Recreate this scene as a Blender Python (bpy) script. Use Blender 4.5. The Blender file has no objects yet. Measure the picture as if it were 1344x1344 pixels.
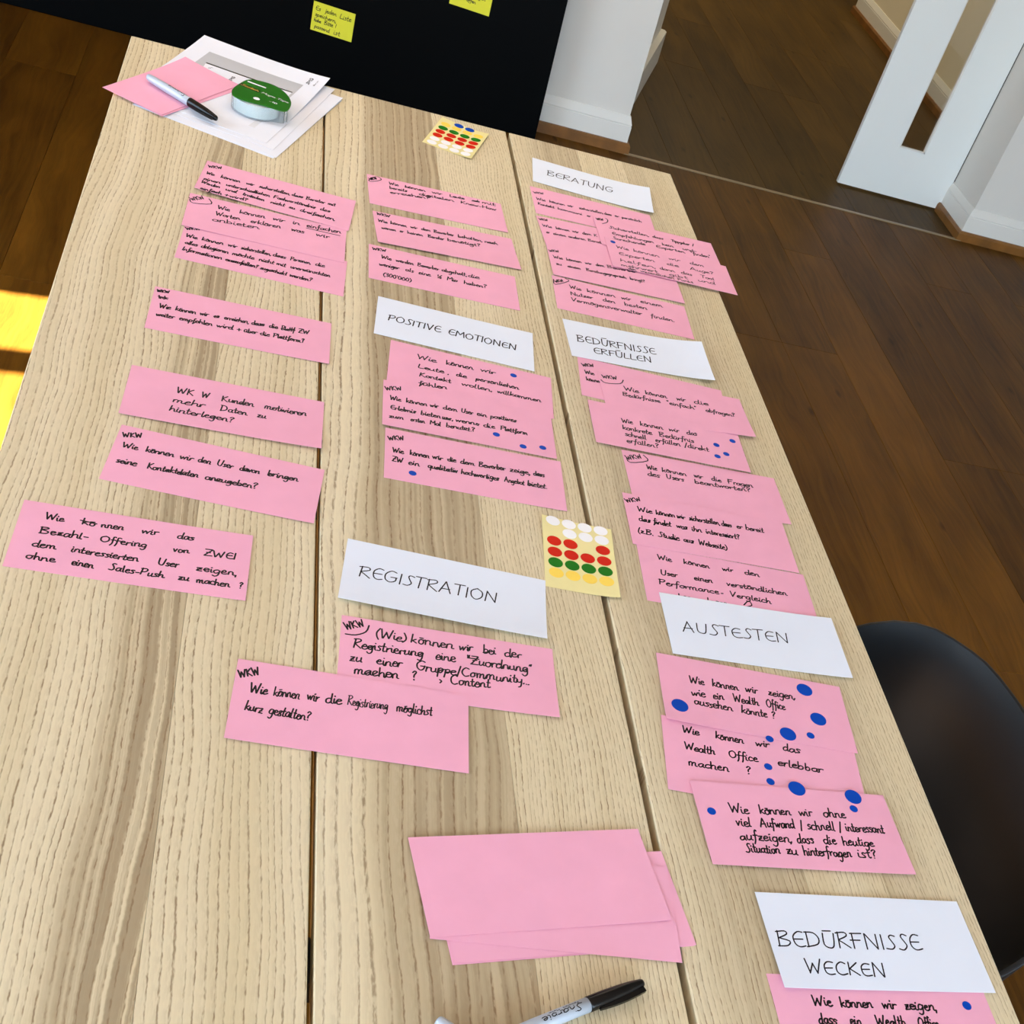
import bpy, bmesh, math, random
from mathutils import Matrix, Vector

random.seed(7)
S = bpy.context.scene
COL = S.collection
PI = math.pi

# ---------------------------------------------------------------- camera
cam_d = bpy.data.cameras.new('camera')
cam = bpy.data.objects.new('camera', cam_d)
COL.objects.link(cam)
S.camera = cam
cam_d.sensor_fit = 'HORIZONTAL'
cam_d.sensor_width = 36.0
cam_d.lens = 1507.117 / 1344 * 36.0
cam_d.shift_x = (672 - 731.5814) / 1344      # the photograph is a crop of a larger frame
cam_d.shift_y = (1068.877 - 672) / 1344
cam_d.clip_start = 0.02
cam.matrix_world = Matrix(((0.956570, -0.082518, -0.279581, 0.0),
                           (-0.115334, 0.773699, -0.622967, 0.0),
                           (0.267717, 0.628157, 0.730579, 1.463574),
                           (0, 0, 0, 1)))

# ---------------------------------------------------------------- view, world, sun, daylight
S.view_settings.view_transform = 'Standard'
S.view_settings.look = 'None'
S.view_settings.gamma = 1.0
S.view_settings.exposure = 1.17
S.view_settings.use_curve_mapping = False
try:
    S.cycles.use_denoising = True
    S.cycles.max_bounces = 8
    S.cycles.sample_clamp_indirect = 6.0
except Exception:
    pass

world = bpy.data.worlds.new('sky')
S.world = world
world.use_nodes = True
wn = world.node_tree
wn.nodes.clear()
w_out = wn.nodes.new('ShaderNodeOutputWorld')
w_bg = wn.nodes.new('ShaderNodeBackground')
w_geo = wn.nodes.new('ShaderNodeTexCoord')
w_sep = wn.nodes.new('ShaderNodeSeparateXYZ')
w_ramp = wn.nodes.new('ShaderNodeValToRGB')
w_ramp.color_ramp.elements[0].position = 0.46
w_ramp.color_ramp.elements[0].color = (0.30, 0.29, 0.27, 1)
w_ramp.color_ramp.elements[1].position = 0.54
w_ramp.color_ramp.elements[1].color = (0.66, 0.84, 1.0, 1)
w_e = w_ramp.color_ramp.elements.new(1.0)
w_e.color = (0.42, 0.62, 1.0, 1)
w_m = wn.nodes.new('ShaderNodeMath')
w_m.operation = 'MULTIPLY_ADD'
w_m.inputs[1].default_value = 0.5
w_m.inputs[2].default_value = 0.5
wn.links.new(w_geo.outputs['Generated'], w_sep.inputs[0])
wn.links.new(w_sep.outputs['Z'], w_m.inputs[0])
wn.links.new(w_m.outputs[0], w_ramp.inputs[0])
wn.links.new(w_ramp.outputs[0], w_bg.inputs[0])
w_bg.inputs[1].default_value = 3.7
wn.links.new(w_bg.outputs[0], w_out.inputs[0])

sun_d = bpy.data.lights.new('sun', 'SUN')
sun_d.energy = 52.0
sun_d.color = (1.0, 0.97, 0.93)
sun_d.angle = math.radians(0.6)
sun = bpy.data.objects.new('sun', sun_d)
COL.objects.link(sun)
sun.rotation_euler = Vector((1.0, 0.12, -1.0)).to_track_quat('-Z', 'Y').to_euler()


def portal(name, loc, direction, sx, sy):
    d = bpy.data.lights.new(name, 'AREA')
    d.shape = 'RECTANGLE'
    d.size = sx
    d.size_y = sy
    d.energy = 1.0
    d.cycles.is_portal = True
    o = bpy.data.objects.new(name, d)
    COL.objects.link(o)
    o.location = loc
    o.rotation_euler = Vector(direction).to_track_quat('-Z', 'Y').to_euler()
    return o


# room: x -2.6..3.7, y -2.2..4.42, ceiling 2.6; big windows in the left wall, a window wall behind the camera
portal('window_portal', (-2.72, 1.20, 1.25), (1, 0, 0), 2.36, 2.5)
portal('window_portal', (0.55, -2.32, 1.35), (0, 1, 0), 5.4, 2.1)


def fill_area(name, loc, direction, sx, sy, energy, color):
    d = bpy.data.lights.new(name, 'AREA')
    d.shape = 'RECTANGLE'
    d.size = sx
    d.size_y = sy
    d.energy = energy
    d.color = color
    o = bpy.data.objects.new(name, d)
    COL.objects.link(o)
    o.location = loc
    o.rotation_euler = Vector(direction).to_track_quat('-Z', 'Y').to_euler()
    return o


fill_area('table_fill_light', (0.25, 2.25, 1.74), (0, 0, -1), 1.3, 0.5, 2.7, (1.0, 0.93, 0.84))  # unseen fill light, added to brighten the far half of the table
fill_area('hall_fill_light', (2.1, 7.2, 2.50), (0, 0, -1), 0.5, 0.5, 16.0, (1.0, 0.86, 0.62))  # unseen fill light, added to brighten the hallway

# ---------------------------------------------------------------- helpers


def tag(o, label=None, cat=None, group=None, kind=None):
    if label:
        o['label'] = label
    if cat:
        o['category'] = cat
    if group:
        o['group'] = group
    if kind:
        o['kind'] = kind
    return o


def empty(name, loc=(0, 0, 0), rz=0.0):
    o = bpy.data.objects.new(name, None)
    COL.objects.link(o)
    o.location = loc
    o.rotation_euler = (0, 0, rz)
    o.empty_display_size = 0.05
    return o


def obj(name, me, mat=None, parent=None, loc=None, rot=None):
    o = bpy.data.objects.new(name, me)
    COL.objects.link(o)
    if mat is not None:
        me.materials.clear()
        me.materials.append(mat)
    if parent is not None:
        o.parent = parent
    if loc is not None:
        o.location = loc
    if rot is not None:
        o.rotation_euler = rot
    return o


def mesh(name, verts, faces, smooth=False):
    me = bpy.data.meshes.new(name)
    me.from_pydata([tuple(v) for v in verts], [], faces)
    me.update()
    if smooth:
        me.polygons.foreach_set('use_smooth', [True] * len(me.polygons))
    return me


class MB:
    """collects simple solids into one mesh"""

    def __init__(self):
        self.v = []
        self.f = []

    def add(self, vs, fs):
        n = len(self.v)
        self.v += [tuple(p) for p in vs]
        self.f += [tuple(i + n for i in q) for q in fs]

    def box(self, x0, x1, y0, y1, z0, z1, c=0.0):
        if c <= 0:
            self.add([(x0, y0, z0), (x1, y0, z0), (x1, y1, z0), (x0, y1, z0), (x0, y0, z1), (x1, y0, z1), (x1, y1, z1), (x0, y1, z1)],
                     [(0, 3, 2, 1), (4, 5, 6, 7), (0, 1, 5, 4), (1, 2, 6, 5), (2, 3, 7, 6), (3, 0, 4, 7)])
        else:   # chamfered top edges
            self.add([(x0, y0, z0), (x1, y0, z0), (x1, y1, z0), (x0, y1, z0),
                      (x0, y0, z1 - c), (x1, y0, z1 - c), (x1, y1, z1 - c), (x0, y1, z1 - c),
                      (x0 + c, y0 + c, z1), (x1 - c, y0 + c, z1), (x1 - c, y1 - c, z1), (x0 + c, y1 - c, z1)],
                     [(0, 3, 2, 1), (8, 9, 10, 11), (0, 1, 5, 4), (1, 2, 6, 5), (2, 3, 7, 6), (3, 0, 4, 7),
                      (4, 5, 9, 8), (5, 6, 10, 9), (6, 7, 11, 10), (7, 4, 8, 11)])
        return self

    def prism(self, poly, z0, z1):
        """vertical prism of a counter-clockwise polygon"""
        n = len(poly)
        vs = [(x, y, z0) for x, y in poly] + [(x, y, z1) for x, y in poly]
        fs = [tuple(range(n - 1, -1, -1)), tuple(range(n, 2 * n))]
        fs += [(i, (i + 1) % n, n + (i + 1) % n, n + i) for i in range(n)]
        self.add(vs, fs)
        return self

    def sweep(self, prof, path, closed=False):
        """prof: (out, z) points; path: (x, y, nx, ny) points with mitre normals"""
        n = len(prof)
        vs = []
        for (x, y, nx, ny) in path:
            for (a, z) in prof:
                vs.append((x + nx * a, y + ny * a, z))
        fs = []
        for i in range(len(path) - 1):
            for j in range(n):
                k = (j + 1) % n
                fs.append((i * n + j, i * n + k, (i + 1) * n + k, (i + 1) * n + j))
        fs.append(tuple(range(n)))
        fs.append(tuple((len(path) - 1) * n + j for j in range(n - 1, -1, -1)))
        self.add(vs, fs)
        return self

    def build(self, name, mat=None, parent=None, smooth=False, loc=None, rot=None, bevel=0.0, segs=2):
        me = mesh(name, self.v, self.f, smooth)
        bm = bmesh.new()
        bm.from_mesh(me)
        bmesh.ops.recalc_face_normals(bm, faces=bm.faces)
        if bevel > 0:
            bmesh.ops.bevel(bm, geom=[e for e in bm.edges if e.calc_face_angle(0) > 0.6], offset=bevel, segments=segs, profile=0.6, affect='EDGES')
        bm.to_mesh(me)
        bm.free()
        return obj(name, me, mat, parent, loc, rot)


def lathe(prof, n=32, axis='x'):
    """revolve (a, r) points about the x (or z) axis; ends closed when r == 0"""
    vs, fs = [], []
    for (a, r) in prof:
        for k in range(n):
            t = 2 * PI * k / n
            if axis == 'x':
                vs.append((a, r * math.cos(t), r * math.sin(t)))
            else:
                vs.append((r * math.cos(t), r * math.sin(t), a))
    for i in range(len(prof) - 1):
        for k in range(n):
            q = (k + 1) % n
            fs.append((i * n + k, i * n + q, (i + 1) * n + q, (i + 1) * n + k))
    fs.append(tuple(range(n)))
    fs.append(tuple((len(prof) - 1) * n + k for k in range(n - 1, -1, -1)))
    return vs, fs


# ---------------------------------------------------------------- materials


def lin(r, g, b):
    def f(c):
        c = c / 255.0
        return c / 12.92 if c <= 0.04045 else ((c + 0.055) / 1.055) ** 2.4
    return (f(r), f(g), f(b), 1.0)


class NT:
    def __init__(self, name):
        self.m = bpy.data.materials.new(name)
        self.m.use_nodes = True
        self.t = self.m.node_tree
        self.b = self.t.nodes['Principled BSDF']

    def n(self, kind, **kw):
        nd = self.t.nodes.new(kind)
        for k, v in kw.items():
            setattr(nd, k, v)
        return nd

    def l(self, a, b):
        self.t.links.new(a, b)

    def math(self, op, a, b=None, c=None):
        nd = self.n('ShaderNodeMath', operation=op)
        for i, v in enumerate((a, b, c)):
            if v is None:
                continue
            if isinstance(v, (int, float)):
                nd.inputs[i].default_value = v
            else:
                self.l(v, nd.inputs[i])
        return nd.outputs[0]

    def noise(self, vec, scale=1.0, detail=2.0, rough=0.5, w=None):
        nd = self.n('ShaderNodeTexNoise')
        nd.inputs['Scale'].default_value = scale
        nd.inputs['Detail'].default_value = detail
        nd.inputs['Roughness'].default_value = rough
        self.l(vec, nd.inputs['Vector'])
        return nd.outputs[0]

    def mapr(self, v, a, b, c=0.0, d=1.0, smooth=False):
        nd = self.n('ShaderNodeMapRange')
        nd.clamp = True
        if smooth:
            nd.interpolation_type = 'SMOOTHSTEP'
        self.l(v, nd.inputs[0])
        for i, k in enumerate((a, b, c, d)):
            nd.inputs[i + 1].default_value = k
        return nd.outputs[0]

    def mix(self, f, a, b, mode='MIX'):
        nd = self.n('ShaderNodeMix', data_type='RGBA', blend_type=mode)
        if isinstance(f, (int, float)):
            nd.inputs[0].default_value = f
        else:
            self.l(f, nd.inputs[0])
        for i, v in ((6, a), (7, b)):
            if isinstance(v, tuple):
                nd.inputs[i].default_value = v
            else:
                self.l(v, nd.inputs[i])
        return nd.outputs[2]

    def xyz(self, x, y, z):
        nd = self.n('ShaderNodeCombineXYZ')
        for i, v in enumerate((x, y, z)):
            if isinstance(v, (int, float)):
                nd.inputs[i].default_value = v
            else:
                self.l(v, nd.inputs[i])
        return nd.outputs[0]

    def obco(self):
        tc = self.n('ShaderNodeTexCoord')
        sp = self.n('ShaderNodeSeparateXYZ')
        self.l(tc.outputs['Object'], sp.inputs[0])
        return tc.outputs['Object'], sp.outputs[0], sp.outputs[1], sp.outputs[2]

    def bump(self, h, strength=0.2, dist=0.001):
        nd = self.n('ShaderNodeBump')
        nd.inputs['Strength'].default_value = strength
        nd.inputs['Distance'].default_value = dist
        self.l(h, nd.inputs['Height'])
        self.l(nd.outputs[0], self.b.inputs['Normal'])


def plain(name, col, rough=0.5, metal=0.0, spec=0.5, var=0.0, scale=30.0, bump=0.0, bscale=200.0):
    t = NT(name)
    t.b.inputs['Base Color'].default_value = col
    t.b.inputs['Roughness'].default_value = rough
    t.b.inputs['Metallic'].default_value = metal
    t.b.inputs['Specular IOR Level'].default_value = spec
    co = t.obco()[0]
    if var > 0:
        nz = t.noise(co, scale, 3.0)
        f = t.mapr(nz, 0.25, 0.75)
        dark = tuple(c * (1 - var) for c in col[:3]) + (1,)
        lite = tuple(min(1, c * (1 + var)) for c in col[:3]) + (1,)
        t.l(t.mix(f, dark, lite), t.b.inputs['Base Color'])
    if bump > 0:
        t.bump(t.noise(co, bscale, 2.0), bump, 0.0005)
    return t.m


M = {}
M['pink'] = plain('pink_card', lin(238, 172, 196), 0.85, spec=0.12, var=0.03, scale=25, bump=0.12, bscale=900)
M['white_card'] = plain('white_card', lin(228, 235, 247), 0.8, spec=0.15, var=0.01, scale=20, bump=0.08, bscale=900)
M['paper'] = plain('office_paper', lin(230, 233, 242), 0.75, spec=0.2, var=0.01, scale=14)
M['ink'] = plain('black_marker_ink', lin(7, 6, 10), 0.5, spec=0.3)
M['pen'] = plain('fineliner_ink', lin(20, 18, 30), 0.6, spec=0.2)
M['blue'] = plain('blue_sticker', lin(0, 70, 178), 0.5, spec=0.12)
M['red'] = plain('red_sticker', lin(206, 30, 6), 0.5, spec=0.12)
M['green'] = plain('green_sticker', lin(24, 116, 18), 0.5, spec=0.12)
M['yellow'] = plain('yellow_sticker', lin(250, 214, 84), 0.45, spec=0.3)
M['wsticker'] = plain('white_sticker', lin(246, 246, 248), 0.4, spec=0.3)
M['liner'] = plain('waxed_backing_paper', lin(236, 224, 158), 0.4, spec=0.4, var=0.03, scale=30)
M['note'] = plain('yellow_note_paper', lin(228, 224, 62), 0.7, spec=0.2, var=0.03, scale=30)
M['grey_ink'] = plain('grey_print', lin(196, 198, 204), 0.7, spec=0.2, var=0.05, scale=9)
M['black_panel'] = plain('black_panel_laminate', lin(2, 3, 4), 0.40, spec=0.07, var=0.1, scale=3)
M['wall'] = plain('white_wall_paint', lin(224, 220, 212), 0.85, spec=0.2, var=0.015, scale=6, bump=0.15, bscale=260)
M['hallwall'] = plain('cream_wall_paint', lin(232, 222, 196), 0.85, spec=0.2, var=0.015, scale=6)
M['trim'] = plain('white_trim_lacquer', lin(230, 227, 219), 0.42, spec=0.4, var=0.01, scale=5)
M['door'] = plain('white_door_lacquer', lin(240, 242, 238), 0.35, spec=0.4, var=0.008, scale=3)
M['track'] = plain('beige_floor_strip', lin(138, 118, 88), 0.4, metal=0.0, spec=0.5, var=0.04, scale=8)
M['dark_gap'] = plain('dark_underframe', lin(30, 24, 18), 0.7)
M['chair'] = plain('black_chair_plastic', lin(14, 18, 22), 0.5, spec=0.35, var=0.05, scale=10, bump=0.1, bscale=700)
M['chairleg'] = plain('black_chair_steel', lin(18, 18, 18), 0.4, metal=0.5)
M['barrel'] = plain('grey_marker_barrel', lin(176, 186, 198), 0.32, metal=0.15, spec=0.5)
M['cap'] = plain('black_marker_cap', lin(4, 4, 5), 0.22, spec=0.3)
M['tapegreen'] = plain('green_label_card', lin(30, 108, 18), 0.28, spec=0.5, var=0.05, scale=40)
M['tapewhite'] = plain('white_tape_roll', lin(226, 236, 236), 0.4, spec=0.4)
M['labeldark'] = plain('dark_label_print', lin(30, 34, 20), 0.4)
M['labelgold'] = plain('gold_label_print', lin(214, 176, 60), 0.4)
M['ceil'] = plain('ceiling_paint', lin(226, 226, 224), 0.9)
M['added_lampshade'] = plain('added_lamp_opal', lin(240, 232, 214), 0.5)

t = NT('clear_plastic')
t.b.inputs['Base Color'].default_value = (0.93, 0.96, 0.96, 1)
t.b.inputs['Roughness'].default_value = 0.06
t.b.inputs['Transmission Weight'].default_value = 0.92
t.b.inputs['IOR'].default_value = 1.35
M['clear'] = t.m
t = NT('door_glass')
t.b.inputs['Base Color'].default_value = (0.93, 0.95, 0.93, 1)
t.b.inputs['Roughness'].default_value = 0.02
t.b.inputs['Transmission Weight'].default_value = 1.0
t.b.inputs['IOR'].default_value = 1.45
M['glass'] = t.m


def ash(name, heart, seed, freq=150.0, tone=1.0, dash=0.72, wamp=0.045, vmin=0.12):
    """ash stave: pale ground, dark pore lines along y, optional brown heartwood bands: list of (x0, x1, softness_left, softness_right, strength)"""
    t = NT(name)
    _, x, y, z = t.obco()
    # slow sideways wander of the grain
    wander = t.noise(t.xyz(t.math('MULTIPLY', x, 5.0), t.math('MULTIPLY', y, 2.2), seed), 1.0, 2.0)
    fine = t.noise(t.xyz(t.math('MULTIPLY', x, 30.0), t.math('MULTIPLY', y, 14.0), seed + 3), 1.0, 2.0)
    xs = t.math('MULTIPLY_ADD', wander, wamp, x)
    jag = t.noise(t.xyz(t.math('MULTIPLY', x, 260.0), t.math('MULTIPLY', y, 170.0), seed + 8), 1.0, 1.0)
    xs = t.math('MULTIPLY_ADD', jag, 0.0016, xs)
    xs = t.math('MULTIPLY_ADD', fine, 0.0022, xs)
    # ring lines: irregular spacing from stacked 1-D noise
    jitter = t.noise(t.xyz(t.math('MULTIPLY', xs, 55.0), t.math('MULTIPLY', y, 0.6), seed + 9), 1.0, 1.0, 0.4)
    ph = t.math('MULTIPLY_ADD', jitter, freq * 0.010, t.math('MULTIPLY', xs, freq))
    fr = t.math('FRACT', ph)
    rise = t.mapr(fr, 0.0, 0.62, 0.0, 0.25)
    line = t.math('MAXIMUM', t.math('MULTIPLY', t.mapr(fr, 0.66, 0.79, 0.0, 1.0, True), t.mapr(fr, 0.84, 0.95, 1.0, 0.0, True)), t.math('MULTIPLY', rise, t.mapr(fr, 0.6, 0.9, 1.0, 0.0)))
    keep = t.noise(t.xyz(t.math('FLOOR', ph), t.math('MULTIPLY', y, 1.2), seed), 1.0, 2.0)
    line = t.math('MULTIPLY', line, t.mapr(keep, 0.3, 0.6, 0.45, 1.0))
    pores = t.noise(t.xyz(t.math('MULTIPLY', x, 420.0), t.math('MULTIPLY', y, 95.0), seed + 5), 1.0, 2.0, 0.6)
    brk = t.mapr(pores, 0.42, 0.56, 1.0 - dash, 1.0)
    line = t.math('MULTIPLY', line, brk)
    fl = t.noise(t.xyz(t.math('MULTIPLY', x, 1400.0), t.math('MULTIPLY', y, 40.0), seed + 6), 1.0, 3.0, 0.6)
    fleck = t.mapr(fl, 0.35, 0.7)
    band = t.noise(t.xyz(t.math('MULTIPLY', xs, 26.0), t.math('MULTIPLY', y, 0.5), seed + 2), 1.0, 3.0)
    base = t.mix(t.mapr(band, 0.3, 0.7), tuple(c * tone for c in lin(211, 196, 159)[:3]) + (1,), tuple(c * tone for c in lin(226, 213, 180)[:3]) + (1,))
    # heartwood
    hm = None
    for (a, b, sa, sb, st) in heart:
        l = t.mapr(xs, a + wamp / 2 - sa, a + wamp / 2 + sa, 0.0, 1.0, True)
        r = t.mapr(xs, b + wamp / 2 - sb, b + wamp / 2 + sb, 1.0, 0.0, True)
        h = t.math('MULTIPLY', t.math('MULTIPLY', l, r), st)
        hm = h if hm is None else t.math('MAXIMUM', hm, h)
    if hm is not None:
        vary = t.mapr(t.noise(t.xyz(t.math('MULTIPLY', xs, 170.0), t.math('MULTIPLY', y, 0.8), seed + 4), 1.0, 3.0), 0.40, 0.58, vmin, 1.0)
        base = t.mix(t.math('MULTIPLY', hm, vary), base, lin(163, 146, 116))
    col = t.mix(line, base, t.mix(0.85, base, lin(124, 96, 66)))
    col = t.mix(t.math('MULTIPLY', fleck, 0.10), col, lin(176, 150, 112))
    t.l(col, t.b.inputs['Base Color'])
    t.b.inputs['Roughness'].default_value = 0.62
    t.b.inputs['Specular IOR Level'].default_value = 0.25
    t.bump(t.math('SUBTRACT', 1.0, line), 0.25, 0.0004)
    return t.m


def oak(name, c_dark, c_light, rough=0.5):
    t = NT(name)
    oi = t.n('ShaderNodeObjectInfo')
    rnd = oi.outputs['Random']
    _, x, y, z = t.obco()
    sd = t.math('MULTIPLY', rnd, 57.0)
    wob = t.noise(t.xyz(t.math('MULTIPLY', x, 6.0), t.math('MULTIPLY', y, 1.6), sd), 1.0, 3.0)
    xs = t.math('MULTIPLY_ADD', wob, 0.16, x)
    g = t.noise(t.xyz(t.math('MULTIPLY', xs, 70.0), t.math('MULTIPLY', y, 1.4), sd), 1.0, 4.0, 0.6)
    pore = t.noise(t.xyz(t.math('MULTIPLY', x, 700.0), t.math('MULTIPLY', y, 22.0), sd), 1.0, 2.0)
    cloud = t.noise(t.xyz(t.math('MULTIPLY', x, 9.0), t.math('MULTIPLY', y, 2.5), sd), 1.0, 3.0)
    f = t.math('ADD', t.mapr(g, 0.3, 0.7, 0.06, 0.46), t.mapr(cloud, 0.32, 0.68, 0.0, 0.42))
    f = t.math('ADD', f, t.mapr(pore, 0.4, 0.7, 0.0, -0.12))
    f = t.math('ADD', f, t.mapr(rnd, 0.0, 1.0, -0.10, 0.24))
    col = t.mix(t.mapr(f, 0.0, 1.0), c_dark, c_light)
    # knots
    vo = t.n('ShaderNodeTexVoronoi')
    vo.inputs['Scale'].default_value = 1.0
    t.l(t.xyz(t.math('MULTIPLY', x, 9.0), t.math('MULTIPLY', y, 3.2), sd), vo.inputs['Vector'])
    kn = t.mapr(vo.outputs['Distance'], 0.03, 0.11, 1.0, 0.0, True)
    col = t.mix(t.math('MULTIPLY', kn, 0.6), col, tuple(c * 0.35 for c in c_dark[:3]) + (1,))
    t.l(col, t.b.inputs['Base Color'])
    t.b.inputs['Roughness'].default_value = rough
    t.b.inputs['Specular IOR Level'].default_value = 0.10
    t.bump(g, 0.12, 0.0006)
    return t.m


M['oak'] = oak('oak_floor_oil', lin(62, 36, 5), lin(116, 76, 18), 0.5)
M['oak_hall'] = oak('oak_floor_oil_hall', lin(54, 36, 8), lin(92, 66, 22), 0.5)
M['oakbase'] = plain('oak_skirting_strip', lin(124, 80, 30), 0.45, var=0.3, scale=14)
M['ash_leg'] = ash('ash_leg', [], 11.0)

# ---------------------------------------------------------------- handwriting: one pen-stroke alphabet
# units: cap height 100, small letters 50, baseline 0; each glyph = (advance, strokes)
GL = {
'a': (50, '40,42 26,50 8,38 6,14 20,2 34,14 41,46;41,46 40,12 50,3'),
'b': (48, '8,98 7,4;7,30 22,48 38,36 38,12 22,1 7,8'),
'c': (42, '38,42 24,50 8,36 7,12 22,1 42,8'),
'd': (50, '40,40 24,48 7,34 8,8 24,2 38,18;41,98 40,10 50,2'),
'e': (42, '7,24 34,32 30,48 14,46 6,24 12,4 28,1 42,9'),
'f': (36, '36,92 26,100 18,84 16,2 8,-34;4,48 34,50'),
'g': (48, '40,42 24,50 8,36 8,12 24,4 38,20;41,46 38,-20 22,-42 6,-30'),
'h': (50, '8,98 7,2;7,26 22,48 36,40 38,4 50,3'),
'i': (22, '8,46 8,8 20,2;9,68 11,72'),
'j': (22, '14,46 12,-26 2,-38;14,68 16,72'),
'k': (46, '8,98 7,2;36,48 8,24;8,24 26,16 42,2'),
'l': (24, '10,98 8,12 20,2'),
'm': (74, '8,46 7,2;7,30 20,48 30,40 32,2;32,30 46,48 56,40 58,6 70,3'),
'n': (50, '8,46 7,2;7,30 22,48 36,40 38,6 50,4'),
'o': (46, '24,49 8,38 7,12 22,1 38,14 38,38 24,49 34,46 46,44'),
'p': (48, '8,48 5,-44;8,32 22,49 38,38 37,12 22,2 7,12'),
'q': (48, '40,42 24,50 8,36 8,12 24,4 38,20;41,46 38,-44'),
'r': (36, '8,46 7,2;7,26 18,44 34,44'),
's': (36, '34,44 18,50 9,38 28,20 24,4 6,2'),
't': (34, '16,84 14,10 22,1 32,6;3,50 30,52'),
'u': (50, '7,46 7,12 18,2 34,14;38,46 38,8 50,3'),
'v': (42, '6,46 20,2;20,2 36,48'),
'w': (64, '6,46 16,4;16,4 31,40;31,40 42,4;42,4 56,46 64,44'),
'x': (42, '6,46 36,2;36,48 6,2'),
'y': (46, '6,46 8,14 22,8 36,20;39,46 32,-28 14,-42'),
'z': (42, '6,45 34,47;34,47 6,4;6,4 40,3;12,24 30,25'),
'ß': (46, '8,-10 8,80 22,98 34,82 22,56 38,36 30,6 16,6'),
'A': (74, '6,2 34,98;34,98 62,2;14,36 58,36'),
'B': (66, '10,98 9,2;2,94 40,98 50,80 12,54;12,54 56,34 46,6 4,2'),
'C': (64, '56,88 34,98 10,70 10,26 32,2 60,12'),
'D': (72, '10,98 9,2;2,96 40,92 62,56 52,20 4,2'),
'E': (60, '54,92 30,96 10,68 12,22 32,3 58,10;10,50 50,52'),
'F': (58, '12,98 10,2;4,94 56,97;2,52 46,54'),
'G': (72, '60,88 36,98 10,68 12,22 36,2 60,18 62,46;36,44 66,46'),
'H': (68, '10,96 9,2;58,98 57,2;9,48 58,52'),
'I': (24, '12,98 11,2'),
'J': (50, '40,98 38,20 22,2 6,16'),
'K': (64, '12,98 10,2;54,96 12,48;12,48 60,2'),
'L': (54, '14,98 8,20 12,3;12,3 52,6'),
'M': (82, '8,2 12,96;12,96 40,40;40,40 68,98;68,98 74,2'),
'N': (74, '10,2 12,98;12,98 60,3;60,3 62,98'),
'O': (74, '36,98 10,72 10,26 36,2 62,28 62,72 36,98'),
'P': (60, '12,98 10,2;2,92 44,98 54,76 36,52 8,48'),
'R': (64, '12,98 10,2;2,92 44,98 52,76 12,50;12,50 30,32 60,2'),
'S': (56, '54,90 36,98 24,84 34,56 44,26 28,4 4,8'),
'T': (60, '4,96 58,97;32,96 28,2'),
'U': (66, '10,98 10,24 30,2 50,16 58,98'),
'V': (62, '8,98 30,2;30,2 56,98'),
'W': (92, '6,98 24,4;24,4 44,70;44,70 62,4;62,4 84,98'),
'Z': (60, '6,94 54,96;54,96 6,4;6,4 58,5;16,48 46,50'),
'0': (50, '24,92 8,64 8,26 24,2 40,28 40,64 24,92'),
'3': (48, '8,88 34,92 36,70 18,52 38,40 34,8 6,6'),
'½': (60, '12,96 12,52;54,98 8,2;36,38 52,42 50,24 36,2 58,3'),
'1': (30, '4,74 18,96 17,2'), '2': (48, '8,78 26,96 40,76 8,4 46,3'),
'?': (44, '8,78 22,96 38,82 22,52 20,28;20,4 22,8'),
'!': (22, '12,96 10,28;10,4 12,7'),
',': (18, '10,8 4,-14'), '.': (18, '8,2 11,5'), "'": (16, '8,96 7,78'),
'"': (30, '8,96 7,78;19,96 18,78'), '-': (40, '6,30 34,32'),
'(': (30, '26,104 10,60 12,16 26,-14'), ')': (30, '6,104 22,60 20,16 4,-14'),
'/': (34, '30,104 6,-14'), '&': (44, '22,60 22,2;4,34 40,36'), '>': (34, '6,34 26,22 8,4'), ' ': (34, ''),
}
GP = {}


def _parse():
    for k, (adv, s) in GL.items():
        st = []
        for part in s.split(';'):
            if part.strip():
                st.append([tuple(float(q) for q in p.split(',')) for p in part.split()])
        GP[k] = (adv, st)
    bars = {'ä': ('a', 46, 62), 'ö': ('o', 44, 62), 'ü': ('u', 46, 62), 'Ü': ('U', 66, 112), 'Ä': ('A', 66, 112)}
    for k, (b, w, y) in bars.items():
        adv, st = GP[b]
        GP[k] = (adv, st + [[(w * 0.2, y), (w * 0.75, y + 3)]])


_parse()


def smooth_line(p, sub=3):
    if len(p) < 3:
        return p
    out = []
    for i in range(len(p) - 1):
        p0 = p[max(i - 1, 0)]
        p1, p2 = p[i], p[i + 1]
        p3 = p[min(i + 2, len(p) - 1)]
        for k in range(sub):
            t = k / sub
            t2, t3 = t * t, t * t * t
            out.append(tuple(0.5 * (2 * b + (c - a) * t + (2 * a - 5 * b + 4 * c - d) * t2 + (3 * b - a - 3 * c + d) * t3)
                             for a, b, c, d in zip(p0, p1, p2, p3)))
    out.append(p[-1])
    return out


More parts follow.
